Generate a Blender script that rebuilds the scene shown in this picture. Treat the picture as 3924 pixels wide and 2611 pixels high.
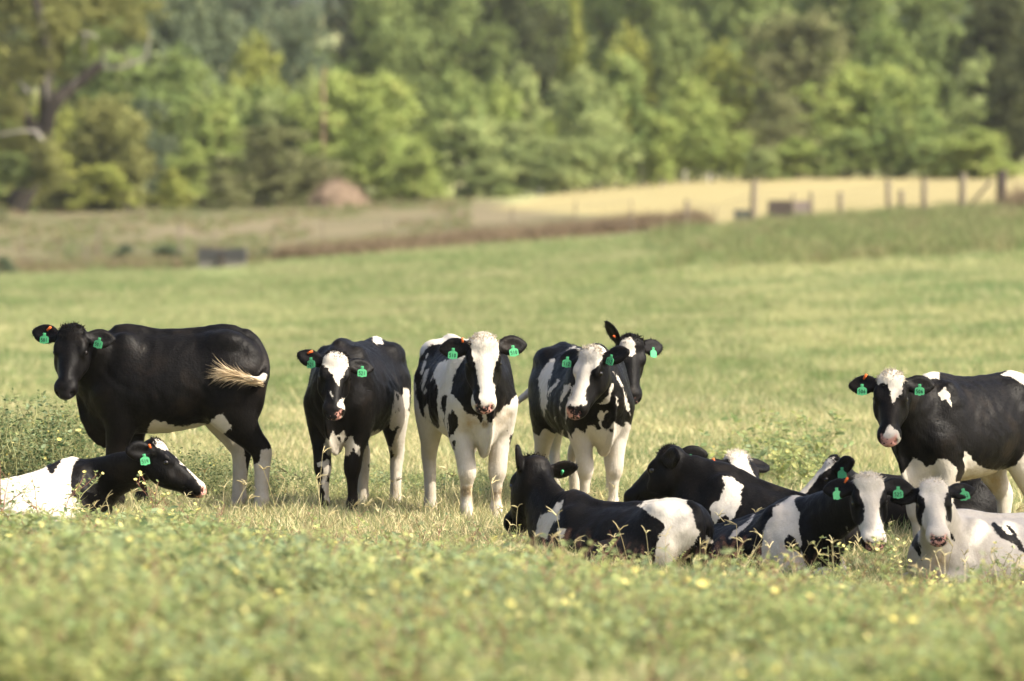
import bpy, math, random
import numpy as np
from mathutils import Vector, Matrix

for o in list(bpy.data.objects):
    bpy.data.objects.remove(o)
random.seed(7)
SC = bpy.context.scene
COL = SC.collection
R = math.radians

# ---------------------------------------------------------------- camera, light, exposure
FPX, CX, HZ, CAMZ = 23200.0, 1962.0, 966.0, 1.8          # focal length in photo pixels, centre column, horizon row, eye height
cam_data = bpy.data.cameras.new('camera')
cam = bpy.data.objects.new('camera', cam_data)
COL.objects.link(cam)
cam.location = (0, 0, CAMZ)
cam.rotation_euler = (R(90) - math.atan((1305.5 - HZ) / FPX), 0, 0)
cam_data.sensor_width = 36.0
cam_data.lens = FPX / 3924.0 * 36.0
cam_data.clip_start = 0.5
cam_data.clip_end = 6000.0
cam_data.dof.use_dof = True
cam_data.dof.focus_distance = 39.6
cam_data.dof.aperture_fstop = 2.85
SC.camera = cam

SUN_DIR = Vector((0.74, -0.30, 0.80)).normalized()       # towards the sun: high on the right, and a little to the front
world = bpy.data.worlds.new('World')
SC.world = world
world.use_nodes = True
wn = world.node_tree.nodes
bg = wn['Background']
sky = wn.new('ShaderNodeTexSky')
sky.sky_type = 'NISHITA'
sky.sun_disc = False
sky.sun_elevation = math.asin(SUN_DIR.z)
sky.sun_rotation = math.atan2(SUN_DIR.x, SUN_DIR.y)
sky.dust_density = 5.0
sky.air_density = 0.7
sky.ozone_density = 0.4
world.node_tree.links.new(sky.outputs[0], bg.inputs[0])
bg.inputs[1].default_value = 0.15
sl = bpy.data.lights.new('sun', 'SUN')
sl.energy = 3.9
sl.angle = R(0.6)
sl.color = (1.0, 0.93, 0.80)
sun = bpy.data.objects.new('sun', sl)
COL.objects.link(sun)
sun.rotation_euler = SUN_DIR.to_track_quat('Z', 'Y').to_euler()
sun.location = (30, -10, 40)
SC.view_settings.view_transform = 'Standard'
SC.view_settings.look = 'None'
SC.view_settings.gamma = 1.0
SC.view_settings.use_curve_mapping = False
SC.view_settings.exposure = 1.08
SC.cycles.max_bounces = 6
SC.cycles.volume_bounces = 1
SC.cycles.transparent_max_bounces = 8

# ---------------------------------------------------------------- helpers
def P(px, py, d):
    """world point seen at photo pixel (px, py) and standing d metres away"""
    return Vector(((px - CX) / FPX * d, d, CAMZ - (py - HZ) / FPX * d))

def px_of(co):
    """photo pixels of world points (n,3)"""
    d = co[:, 1]
    return CX + co[:, 0] / d * FPX, HZ + (CAMZ - co[:, 2]) / d * FPX

def tag(o, label=None, cat=None, group=None, kind=None):
    if label: o['label'] = label
    if cat: o['category'] = cat
    if group: o['group'] = group
    if kind: o['kind'] = kind
    return o

def empty(name, loc, rz=0.0):
    o = bpy.data.objects.new(name, None)
    COL.objects.link(o)
    o.location = loc
    o.rotation_euler = (0, 0, rz)
    return o

def link_mesh(name, me, mats, parent=None, smooth=True):
    o = bpy.data.objects.new(name, me)
    COL.objects.link(o)
    if not isinstance(mats, (list, tuple)): mats = [mats]
    if not me.materials:
        for m in mats: me.materials.append(m)
    if parent is not None: o.parent = parent
    if smooth and len(me.polygons):
        me.polygons.foreach_set('use_smooth', [True] * len(me.polygons))
    return o

def mesh_np(name, V, F):
    """fast mesh from numpy verts (n,3) and faces (m,k), k constant"""
    me = bpy.data.meshes.new(name)
    V = np.asarray(V, np.float32); F = np.asarray(F, np.int32)
    m, k = F.shape
    me.vertices.add(len(V)); me.vertices.foreach_set('co', V.ravel())
    me.loops.add(m * k); me.loops.foreach_set('vertex_index', F.ravel())
    me.polygons.add(m)
    me.polygons.foreach_set('loop_start', np.arange(0, m * k, k, dtype=np.int32))
    me.polygons.foreach_set('loop_total', np.full(m, k, np.int32))
    me.update(calc_edges=True)
    return me

def fattr(me, name, vals):
    a = me.attributes.new(name, 'FLOAT', 'POINT')
    a.data.foreach_set('value', np.asarray(vals, np.float32))

class NT:
    """small helper for node materials"""
    def __init__(self, name):
        self.m = bpy.data.materials.new(name); self.m.use_nodes = True
        self.t = self.m.node_tree; self.t.nodes.clear()
        self.out = self.t.nodes.new('ShaderNodeOutputMaterial')
    def n(self, kind, **kw):
        nd = self.t.nodes.new(kind)
        for k, v in kw.items(): setattr(nd, k, v)
        return nd
    def l(self, a, b): self.t.links.new(a, b)
    def noise(self, vec, scale, detail=3.0, rough=0.55):
        nd = self.n('ShaderNodeTexNoise'); nd.inputs['Scale'].default_value = scale
        nd.inputs['Detail'].default_value = detail; nd.inputs['Roughness'].default_value = rough
        if vec is not None: self.l(vec, nd.inputs['Vector'])
        return nd.outputs['Fac']
    def ramp(self, fac, stops, interp='LINEAR'):
        nd = self.n('ShaderNodeValToRGB'); e = nd.color_ramp.elements; nd.color_ramp.interpolation = interp
        while len(e) < len(stops): e.new(0.5)
        for el, (p, c) in zip(e, stops): el.position = p; el.color = (*c, 1.0)
        self.l(fac, nd.inputs['Fac']); return nd.outputs['Color']
    def mix(self, fac, a, b, blend='MIX'):
        nd = self.n('ShaderNodeMix', data_type='RGBA', blend_type=blend)
        for s, v in ((0, fac), (6, a), (7, b)):
            if isinstance(v, (int, float)): nd.inputs[s].default_value = v
            elif isinstance(v, tuple): nd.inputs[s].default_value = (*v, 1.0)
            else: self.l(v, nd.inputs[s])
        return nd.outputs[2]
    def math(self, op, a, b=None, clamp=False):
        nd = self.n('ShaderNodeMath', operation=op, use_clamp=clamp)
        for i, v in ((0, a), (1, b)):
            if v is None: continue
            if isinstance(v, (int, float)): nd.inputs[i].default_value = v
            else: self.l(v, nd.inputs[i])
        return nd.outputs[0]
    def maprange(self, v, a, b, c=0.0, d=1.0, smooth=False):
        nd = self.n('ShaderNodeMapRange'); nd.interpolation_type = 'SMOOTHSTEP' if smooth else 'LINEAR'
        self.l(v, nd.inputs[0])
        for i, x in zip((1, 2, 3, 4), (a, b, c, d)): nd.inputs[i].default_value = x
        return nd.outputs[0]
    def attr(self, name, out='Fac'):
        nd = self.n('ShaderNodeAttribute'); nd.attribute_name = name; return nd.outputs[out]
    def pos(self): return self.n('ShaderNodeNewGeometry').outputs['Position']
    def obj(self): return self.n('ShaderNodeTexCoord').outputs['Object']
    def rnd(self): return self.n('ShaderNodeObjectInfo').outputs['Random']
    def bump(self, h, strength, dist):
        nd = self.n('ShaderNodeBump'); nd.inputs['Strength'].default_value = strength; nd.inputs['Distance'].default_value = dist
        self.l(h, nd.inputs['Height']); return nd.outputs['Normal']
    def bsdf(self, col, rough=0.8, spec=0.3, normal=None, **kw):
        b = self.n('ShaderNodeBsdfPrincipled')
        if isinstance(col, tuple): b.inputs['Base Color'].default_value = (*col, 1)
        else: self.l(col, b.inputs['Base Color'])
        if isinstance(rough, (int, float)): b.inputs['Roughness'].default_value = rough
        else: self.l(rough, b.inputs['Roughness'])
        if isinstance(spec, (int, float)): b.inputs['Specular IOR Level'].default_value = spec
        else: self.l(spec, b.inputs['Specular IOR Level'])
        if normal is not None: self.l(normal, b.inputs['Normal'])
        for k, v in kw.items(): b.inputs[k.replace('_', ' ')].default_value = v
        self.l(b.outputs[0], self.out.inputs[0]); return b
    def leaf(self, col, trans=0.4, tcol=None):
        """thin leaf: diffuse in front, light coming through from behind"""
        d = self.n('ShaderNodeBsdfDiffuse'); t = self.n('ShaderNodeBsdfTranslucent'); mx = self.n('ShaderNodeMixShader')
        self.l(col, d.inputs[0]); self.l(tcol if tcol is not None else col, t.inputs[0])
        mx.inputs[0].default_value = trans
        self.l(d.outputs[0], mx.inputs[1]); self.l(t.outputs[0], mx.inputs[2]); self.l(mx.outputs[0], self.out.inputs[0])

def plain(name, col, rough=0.8, spec=0.3, var=0.25, scale=6.0):
    t = NT(name)
    c = t.mix(t.noise(t.obj(), scale, 4), tuple(x * (1 - var) for x in col), tuple(min(1, x * (1 + var)) for x in col))
    t.bsdf(c, rough, spec, t.bump(t.noise(t.obj(), scale * 6, 3), 0.3, 0.01)); return t.m
# ---------------------------------------------------------------- sculpting: implicit tubes and ellipsoids blended into one skin
def catmull(pts, sub):
    pts = np.asarray(pts, float)
    if len(pts) < 3 or sub < 2: return pts
    out = []
    n = len(pts)
    for i in range(n - 1):
        p0, p1, p2, p3 = pts[max(i - 1, 0)], pts[i], pts[i + 1], pts[min(i + 2, n - 1)]
        for j in range(sub):
            t = j / sub
            out.append(0.5 * (2 * p1 + (p2 - p0) * t + (2 * p0 - 5 * p1 + 4 * p2 - p3) * t * t + (3 * p1 - p0 - 3 * p2 + p3) * t ** 3))
    out.append(pts[-1])
    return np.array(out)

class Sculpt:
    def __init__(s, lo, hi, h):
        s.h = h; s.lo = np.array(lo, float)
        s.n = np.ceil((np.array(hi) - s.lo) / h).astype(int) + 1
        s.F = np.full(s.n, 1.0, np.float32); s.ID = np.zeros(s.n, np.int8)
        s.ax = [(s.lo[i] + np.arange(s.n[i]) * h).astype(np.float32) for i in range(3)]
    def box(s, lo, hi):
        a = np.clip(np.floor((np.asarray(lo) - s.lo) / s.h).astype(int), 0, s.n - 1)
        b = np.clip(np.ceil((np.asarray(hi) - s.lo) / s.h).astype(int) + 1, 1, s.n)
        return a, b
    def grid(s, a, b):
        return (s.ax[0][a[0]:b[0], None, None], s.ax[1][None, a[1]:b[1], None], s.ax[2][None, None, a[2]:b[2]])
    def merge(s, a, b, D, part, k, sub=False):
        if np.any(b <= a): return
        sl = tuple(slice(i, j) for i, j in zip(a, b))
        F = s.F[sl]
        if sub:
            D = -D
            hh = np.maximum(k - np.abs(F - D), 0) / k
            s.F[sl] = np.maximum(F, D) + hh * hh * k * 0.25
        else:
            idn = s.ID[sl]; idn[D < F] = part
            hh = np.maximum(k - np.abs(F - D), 0) / k
            s.F[sl] = np.minimum(F, D) - hh * hh * k * 0.25
    def tube(s, st, part, k=0.03, sub=5, taper=0.0):
        """st: stations (centre, half width, half height, up vector[, taper])"""
        rows = []
        for q in st:
            c, a, b, up = q[:4]; tp = q[4] if len(q) > 4 else taper
            rows.append([*c, a, b, *up, tp])
        rows = catmull(rows, sub)
        C = rows[:, :3]; rad = np.maximum(rows[:, 3:5], 0.004); UP = rows[:, 5:8]; TP = rows[:, 8]
        m = rad.max() * 1.25 + k + 2 * s.h
        A, B = s.box(C.min(0) - m, C.max(0) + m)
        if np.any(B <= A): return
        T = np.full(B - A, 1.0, np.float32)
        for i in range(len(C) - 1):
            p, q = C[i], C[i + 1]; ax = q - p; L = np.linalg.norm(ax)
            if L < 1e-6: continue
            ax = ax / L
            mm = max(rad[i].max(), rad[i + 1].max()) * 1.25 + k + 2 * s.h
            a, b = s.box(np.minimum(p, q) - mm, np.maximum(p, q) + mm)
            a = np.maximum(a, A); b = np.minimum(b, B)
            if np.any(b <= a): continue
            X, Y, Z = s.grid(a, b)
            X = X - np.float32(p[0]); Y = Y - np.float32(p[1]); Z = Z - np.float32(p[2])
            t = X * np.float32(ax[0]) + Y * np.float32(ax[1]) + Z * np.float32(ax[2])
            tc = np.clip(t / np.float32(L), 0, 1)
            up = UP[i] + UP[i + 1]; up = up - ax * up.dot(ax); up /= max(np.linalg.norm(up), 1e-6)
            sd = np.cross(up, ax)
            u = X * np.float32(sd[0]) + Y * np.float32(sd[1]) + Z * np.float32(sd[2])
            v = X * np.float32(up[0]) + Y * np.float32(up[1]) + Z * np.float32(up[2])
            e = t - tc * np.float32(L)
            ra = np.float32(rad[i, 0]) + tc * np.float32(rad[i + 1, 0] - rad[i, 0])
            rb = np.float32(rad[i, 1]) + tc * np.float32(rad[i + 1, 1] - rad[i, 1])
            tp = (TP[i] + TP[i + 1]) / 2
            if abs(tp) > 1e-3: ra = ra * (1 - np.float32(tp) * np.clip(v / rb, -1, 1))
            rc = np.minimum(ra, rb)
            k0 = np.sqrt((u / ra) ** 2 + (v / rb) ** 2 + (e / rc) ** 2)
            k1 = np.sqrt((u / ra ** 2) ** 2 + (v / rb ** 2) ** 2 + (e / rc ** 2) ** 2)
            d = np.where(k0 < 0.05, -rc, k0 * (k0 - 1) / np.maximum(k1, 1e-4))
            sl = tuple(slice(i0 - o, j0 - o) for i0, j0, o in zip(a, b, A))
            T[sl] = np.minimum(T[sl], d)
        s.merge(A, B, T, part, k)
    def ell(s, c, axes, r, part, k=0.03, sub=False):
        c = np.asarray(c, float); m = max(r) + k + 2 * s.h
        a, b = s.box(c - m, c + m)
        if np.any(b <= a): return
        X, Y, Z = s.grid(a, b)
        X = X - np.float32(c[0]); Y = Y - np.float32(c[1]); Z = Z - np.float32(c[2])
        k0 = 0; k1 = 0
        for axv, rr in zip(axes, r):
            w = X * np.float32(axv[0]) + Y * np.float32(axv[1]) + Z * np.float32(axv[2])
            k0 = k0 + (w / rr) ** 2; k1 = k1 + (w / rr ** 2) ** 2
        k0 = np.sqrt(k0); k1 = np.sqrt(k1)
        d = np.where(k0 < 0.05, -min(r), k0 * (k0 - 1) / np.maximum(k1, 1e-4)).astype(np.float32)
        s.merge(a, b, d, part, k, sub)
    def polygonise(s, iters=2):
        F = s.F; n = s.n
        S = F < 0
        cs = S[:-1, :-1, :-1].astype(np.int8)
        for dx in (0, 1):
            for dy in (0, 1):
                for dz in (0, 1):
                    if dx + dy + dz: cs = cs + S[dx:n[0] - 1 + dx, dy:n[1] - 1 + dy, dz:n[2] - 1 + dz]
        act = np.argwhere((cs > 0) & (cs < 8))
        idx = np.full(n - 1, -1, np.int32); idx[tuple(act.T)] = np.arange(len(act))
        acc = np.zeros((len(act), 3), np.float32); cnt = np.zeros(len(act), np.float32)
        corners = [(dx, dy, dz) for dx in (0, 1) for dy in (0, 1) for dz in (0, 1)]
        val = {c: F[act[:, 0] + c[0], act[:, 1] + c[1], act[:, 2] + c[2]] for c in corners}
        for c in corners:
            for ax in range(3):
                if c[ax] == 0:
                    c2 = list(c); c2[ax] = 1; c2 = tuple(c2)
                    f0, f1 = val[c], val[c2]
                    cr = (f0 < 0) != (f1 < 0)
                    t = np.where(cr, f0 / np.where(cr, f0 - f1, 1), 0)
                    pt = np.tile(np.array(c, np.float32), (len(act), 1)); pt[:, ax] = t
                    acc += np.where(cr[:, None], pt, 0); cnt += cr
        V = (act + acc / cnt[:, None]) * s.h + s.lo
        faces = []
        for ax in range(3):
            o1, o2 = [(1, 2), (2, 0), (0, 1)][ax]
            sl0 = [slice(None)] * 3; sl1 = [slice(None)] * 3
            sl0[ax] = slice(0, -1); sl1[ax] = slice(1, None)
            a, b = S[tuple(sl0)], S[tuple(sl1)]
            for flip, msk in ((False, a & ~b), (True, ~a & b)):
                e = np.argwhere(msk)
                e = e[(e[:, o1] > 0) & (e[:, o2] > 0) & (e[:, o1] < n[o1] - 1) & (e[:, o2] < n[o2] - 1)]
                if not len(e): continue
                q = []
                for d1, d2 in ((1, 1), (0, 1), (0, 0), (1, 0)):
                    c = e.copy(); c[:, o1] -= d1; c[:, o2] -= d2; q.append(idx[tuple(c.T)])
                q = np.stack(q, 1)
                faces.append(q[:, ::-1] if flip else q)
        Fc = np.concatenate(faces)
        # light smoothing
        E = np.concatenate([Fc[:, [0, 1]], Fc[:, [1, 2]], Fc[:, [2, 3]], Fc[:, [3, 0]]])
        for lam in (0.5, -0.52) * iters:
            sm = np.zeros_like(V); ct = np.zeros(len(V))
            for ax in range(3):
                sm[:, ax] = np.bincount(E[:, 0], V[E[:, 1], ax], len(V)) + np.bincount(E[:, 1], V[E[:, 0], ax], len(V))
            ct = np.bincount(E[:, 0], minlength=len(V)) + np.bincount(E[:, 1], minlength=len(V))
            V = V + lam * (sm / np.maximum(ct, 1)[:, None] - V)
        ids = s.ID[act[:, 0], act[:, 1], act[:, 2]]
        return V, Fc, ids
# ---------------------------------------------------------------- terrain: thin-plate surface through surveyed points
GP = [(300, 1985, 41.0), (800, 1990, 41.0), (0, 2065, 39.0), (1300, 1998, 40.7), (1850, 2022, 39.8), (2300, 1985, 41.5), (2400, 2165, 37.6), (2950, 2100, 39.0),
      (3700, 2132, 39.6), (3000, 2225, 37.4), (3850, 2270, 37.4), (3450, 2075, 40.6), (-600, 2060, 39.0), (4400, 2160, 39.5),
      (1962, 2640, 22.0), (0, 2630, 22.0), (3924, 2660, 22.0), (-800, 2630, 22), (4700, 2660, 22), (1962, 2440, 27.5), (0, 2420, 27.5), (3924, 2470, 27.5), (1962, 3250, 15.5), (1962, 4000, 12),
      (1100, 2190, 35.5), (1962, 1640, 55), (300, 1620, 55), (3600, 1680, 55), (1962, 1330, 90), (0, 1370, 90), (3924, 1270, 90), (-700, 1400, 90), (4700, 1260, 90),
      (0, 1190, 150), (1300, 1150, 150), (2600, 1050, 150), (3924, 960, 150), (4900, 920, 150), (-1000, 1200, 150),
      (0, 1045, 235), (1000, 1000, 235), (1900, 930, 235), (2700, 862, 235), (3924, 800, 225), (-1200, 1060, 235), (5200, 770, 225),
      (0, 775, 340), (900, 775, 340), (1600, 785, 340), (2200, 728, 335), (2750, 686, 335), (3300, 680, 335), (3924, 682, 335), (-1500, 775, 340), (5500, 680, 335),
      (0, 640, 450), (1962, 600, 450), (3924, 560, 450), (-2000, 640, 450), (6000, 560, 450), (0, 380, 650), (1962, 330, 650), (3924, 330, 650), (-2500, 380, 650), (6500, 330, 650), (1962, 40, 1000), (-3000, 40, 1000), (7000, 40, 1000)]
_gp = np.array([P(*q)[:] for q in GP])
def _warp(x, y):
    s = 12 / np.maximum(y, 10) ** 0.5                         # finer weight near the herd, coarser far away
    return np.stack([x * s / 2.2, 60 * np.log(np.maximum(y, 4) / 10)], -1)
def _U(r2): return 0.5 * r2 * np.log(np.maximum(r2, 1e-9))
_q = _warp(_gp[:, 0], _gp[:, 1]); _n = len(_q)
_K = _U(((_q[:, None] - _q[None]) ** 2).sum(-1)) + np.eye(_n) * 3.0
_Pm = np.concatenate([np.ones((_n, 1)), _q], 1)
_A = np.zeros((_n + 3, _n + 3)); _A[:_n, :_n] = _K; _A[:_n, _n:] = _Pm; _A[_n:, :_n] = _Pm.T
_sol = np.linalg.solve(_A, np.concatenate([_gp[:, 2], np.zeros(3)]))
def ghv(x, y):
    x = np.asarray(x, float); y = np.asarray(y, float); q = _warp(x, y)
    out = _sol[_n] + q @ _sol[_n + 1:]
    for i in range(_n): out = out + _sol[i] * _U(((q - _q[i]) ** 2).sum(-1))
    return out
def d_at(px, py, d0, d1):
    """distance at which the ground under column px shows at row py"""
    d = np.linspace(d0, d1, 200); x = (px - CX) / FPX * d; z = ghv(x, d); r = HZ + (CAMZ - z) / d * FPX
    return float(d[np.argmin(np.abs(r - py))])
def gh(x, y): return float(ghv(np.array([x]), np.array([y]))[0])
# ---------------------------------------------------------------- cattle
def poly_sd(px, py, pts):
    """signed distance in photo pixels to a polygon, positive inside"""
    pts = np.asarray(pts, float); n = len(pts)
    d2 = np.full(len(px), 1e18); ins = np.zeros(len(px), bool)
    for i in range(n):
        a, b = pts[i], pts[(i + 1) % n]
        ex, ey = b - a; wx, wy = px - a[0], py - a[1]
        t = np.clip((wx * ex + wy * ey) / max(ex * ex + ey * ey, 1e-9), 0, 1)
        d2 = np.minimum(d2, (wx - ex * t) ** 2 + (wy - ey * t) ** 2)
        c = ((a[1] > py) != (b[1] > py)) & (px < (b[0] - a[0]) * (py - a[1]) / (b[1] - a[1] + 1e-12) + a[0])
        ins ^= c
    return np.where(ins, 1, -1) * np.sqrt(d2)

def coat_material():
    t = NT('cow_coat')
    pos = t.obj()
    fine = t.noise(pos, 55, 3, 0.6); mid = t.noise(pos, 9, 3)
    m = t.n('ShaderNodeMapping'); m.inputs['Scale'].default_value = (1, 1, 0.16); t.l(pos, m.inputs[0])
    hair = t.noise(m.outputs[0], 190, 2, 0.7)                       # hair lying downwards
    lump = t.math('MULTIPLY', t.math('SUBTRACT', t.noise(pos, 26, 3, .6), 0.5), 24.0)
    wob = t.math('ADD', lump, t.math('ADD', t.math('MULTIPLY', t.math('SUBTRACT', hair, 0.5), 13.0), t.math('MULTIPLY', t.math('SUBTRACT', fine, 0.5), 10.0)))
    coat = t.math('ADD', t.attr('coat'), wob)
    w = t.maprange(coat, -1.6, 1.6, 0, 1, True)
    white = t.mix(mid, (0.44, 0.40, 0.33), (0.62, 0.59, 0.52))
    white = t.mix(t.math('MULTIPLY', t.math('SUBTRACT', hair, 0.35), 0.9, True), white, (0.41, 0.36, 0.29))
    dirt = t.math('MULTIPLY', t.attr('dirt'), t.maprange(t.noise(pos, 14, 4), 0.3, 0.65), True)
    white = t.mix(dirt, white, (0.36, 0.27, 0.15))
    white = t.mix(t.math('MULTIPLY', t.math('SUBTRACT', t.attr('dirt'), 1.0, True), t.maprange(fine, .3, .55), True), white, (0.10, 0.068, 0.032))
    m2 = t.n('ShaderNodeMapping'); m2.inputs['Scale'].default_value = (.5, 1, .22); m2.inputs['Rotation'].default_value = (0, .5, 0); t.l(pos, m2.inputs[0])
    lie = t.noise(m2.outputs[0], 95, 3, .65)                            # visible streaks of hair
    black = t.mix(t.maprange(lie, .3, .7), (0.0014, 0.0013, 0.0014), (0.0060, 0.0053, 0.0048))
    black = t.mix(t.math('MULTIPLY', t.maprange(t.noise(pos, 4.5, 4, .65), .52, .75), .75), black, (.019, .014, .010))
    white = t.mix(t.math('MULTIPLY', t.maprange(lie, .35, .65), .3), white, (.42, .37, .30))
    black = t.mix(t.math('MULTIPLY', t.attr('dirt'), 0.5), black, (0.035, 0.026, 0.018))
    col = t.mix(w, black, white)
    spots = t.maprange(t.math('ADD', t.noise(pos, 60, 2), t.math('MULTIPLY', t.attr('spot'), 0.5)), 0.52, 0.58)
    nosec = t.mix(spots, (0.018, 0.016, 0.017), (0.52, 0.27, 0.22))
    nose = t.attr('nose')
    col = t.mix(nose, col, nosec)
    col = t.mix(t.attr('hoof'), col, (0.05, 0.042, 0.035))
    rough = t.maprange(nose, 0, 1, 0.46, 0.34)
    b = t.bsdf(col, t.math('ADD', rough, t.math('MULTIPLY', t.math('SUBTRACT', lie, .5), -.25)), 0.08, t.bump(t.math('ADD', t.math('MULTIPLY', lie, 1.2), fine), 0.30, 0.008))
    b.inputs['Sheen Weight'].default_value = 0.0
    b.inputs['Sheen Roughness'].default_value = 0.4
    return t.m

def hair_material(name, c0, c1):
    t = NT(name)
    t.leaf(t.mix(t.noise(t.obj(), 60, 2), c0, c1), 0.45); return t.m

M_COAT = coat_material()
M_HAIR = {'black': hair_material('black_hair', (0.010, 0.009, 0.009), (0.03, 0.026, 0.024)),
          'white': hair_material('white_hair', (0.62, 0.55, 0.44), (0.85, 0.80, 0.70)),
          'cream': hair_material('cream_hair', (0.42, 0.31, 0.17), (0.80, 0.68, 0.48)),
          'grey': hair_material('grey_hair', (0.40, 0.35, 0.27), (0.62, 0.55, 0.44))}
tm = NT('tag_plastic'); tm.bsdf(tm.mix(tm.noise(tm.obj(), 40, 3), (0.055, 0.32, 0.12), (0.10, 0.45, 0.20)), 0.5, 0.3)
M_TAG = tm.m
M_INK = plain('tag_ink', (0.01, 0.04, 0.025), 0.6)
M_ORANGE = plain('orange_plastic', (0.85, 0.16, 0.03), 0.45)
em = NT('eye'); em.bsdf((0.006, 0.004, 0.003), 0.08, 0.6); M_EYE = em.m
M_STUD = plain('stud_metal', (0.55, 0.58, 0.52), 0.35, 0.5)

def strands(name, roots, dirs, lens, width, mat, parent, rng, curl=0.5, seg=4, droop=0.4):
    """hair locks as thin tapering ribbons in one mesh"""
    V, F = [], []
    for p, d, L in zip(roots, dirs, lens):
        d = d / np.linalg.norm(d); q = np.array(p, float)
        side = np.cross(d, rng.normal(size=3)); side /= max(np.linalg.norm(side), 1e-6)
        b = len(V)
        bend = rng.normal(size=3) * curl
        for i in range(seg + 1):
            w = width * (1 - i / (seg + 0.6)) * 0.5
            V.append(q - side * w); V.append(q + side * w)
            d = d + (bend + np.array([0, 0, -droop])) / seg; d /= np.linalg.norm(d)
            q = q + d * L / seg
        for i in range(seg): F.append((b + 2 * i, b + 2 * i + 1, b + 2 * i + 3, b + 2 * i + 2))
    me = mesh_np(name, V, F)
    o = link_mesh(name, me, mat, parent)
    return o

DIG = {'0': [[(.5, 1), (.15, .8), (.1, .4), (.4, 0), (.8, .2), (.85, .7), (.5, 1)]],
       '1': [[(.5, 1), (.5, 0)]],
       '2': [[(.1, .8), (.4, 1), (.8, .8), (.7, .5), (.1, 0), (.9, .02)]],
       '4': [[(.15, 1), (.1, .45), (.85, .45)], [(.72, .9), (.7, 0)]],
       '5': [[(.85, 1), (.2, .97), (.15, .6), (.6, .62), (.85, .35), (.6, 0), (.1, .05)]],
       '6': [[(.7, 1), (.25, .6), (.12, .25), (.45, 0), (.82, .2), (.7, .5), (.2, .38)]],
       '8': [[(.5, .5), (.15, .75), (.5, 1), (.85, .75), (.5, .5), (.1, .22), (.5, 0), (.9, .22), (.5, .5)]]}

def number_mesh(txt, w, h):
    V, F = [], []
    cw = w / len(txt); th = 0.0042
    for i, ch in enumerate(txt):
        for st in DIG[ch]:
            pts = catmull([(x, y, 0) for x, y in st], 3)
            for a, b in zip(pts[:-1], pts[1:]):
                A = np.array([-w / 2 + cw * (i + 0.1 + a[0] * 0.72), h * (a[1] - .5)])
                B = np.array([-w / 2 + cw * (i + 0.1 + b[0] * 0.72), h * (b[1] - .5)])
                dd = B - A; L = np.linalg.norm(dd)
                if L < 1e-6: continue
                dd /= L; nn = np.array([-dd[1], dd[0]]) * th / 2
                A = A - dd * th * 0.3; B = B + dd * th * 0.3
                k = len(V)
                for q in (A + nn, A - nn, B - nn, B + nn): V.append((q[0], q[1], 0))
                F.append((k, k + 1, k + 2, k + 3))
    return V, F

def tag_outline():
    pts = [(-.010, .036), (.010, .036), (.013, .030), (.011, .014), (.032, .004), (.037, -.004), (.038, -.044), (.034, -.050),
           (.012, -.050), (.010, -.055), (-.010, -.055), (-.012, -.050), (-.034, -.050), (-.038, -.044), (-.037, -.004), (-.032, .004), (-.011, .014), (-.013, .030)]
    return pts

def add_ear_tag(cow, M, txt, blank=False, s=1.0):
    """M: 4x4 of the tag in cow space (x right, y up, z towards the reader)"""
    pts = tag_outline(); n = len(pts); th = 0.003
    V = [(x * s, y * s, th / 2) for x, y in pts] + [(x * s, y * s, -th / 2) for x, y in pts]
    F = [list(range(n)), list(range(2 * n - 1, n - 1, -1))] + [[i, n + i, n + (i + 1) % n, (i + 1) % n] for i in range(n)]
    F = F[:2] + [f[::-1] for f in F[2:]]
    me = bpy.data.meshes.new('ear_tag'); me.from_pydata(V, [], F)
    o = link_mesh('ear_tag', me, M_TAG, cow, smooth=False)
    o.matrix_local = Matrix(M)
    if txt and not blank:
        V, F = number_mesh(txt, 0.058 * s, 0.027 * s)
        V = [(x, y - 0.023 * s, th / 2 + 0.0008) for x, y, z in V]
        link_mesh('tag_number', mesh_np('tag_number', V, F), M_INK, o, smooth=False)
    V = []; F = []
    for k in range(8):
        a = k * math.pi / 4; V += [(.006 * math.cos(a), .006 * math.sin(a), th / 2), (.0045 * math.cos(a), .0045 * math.sin(a), th / 2 + .005)]
    for k in range(8): F.append([2 * k, 2 * ((k + 1) % 8), 2 * ((k + 1) % 8) + 1, 2 * k + 1])
    F.append([2 * k + 1 for k in range(8)])
    me = bpy.data.meshes.new('tag_stud'); me.from_pydata([(x, y + .026 * s, z) for x, y, z in V], [], F)
    link_mesh('tag_stud', me, M_TAG, o, smooth=False)
    return o

TORSO = [(-0.655, 1.13, 0.94, .070, 0.0), (-0.60, 1.225, .82, .165, .05), (-0.46, 1.265, .69, .225, .05), (-0.24, 1.245, .625, .245, .12),
         (0.0, 1.235, .575, .272, .18), (0.22, 1.24, .56, .262, .25), (0.41, 1.265, .565, .222, .30), (0.55, 1.21, .60, .185, .18), (0.65, 1.07, .67, .125, .0)]

def rot(axis, deg):
    return np.array(Matrix.Rotation(R(deg), 3, axis))

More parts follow.
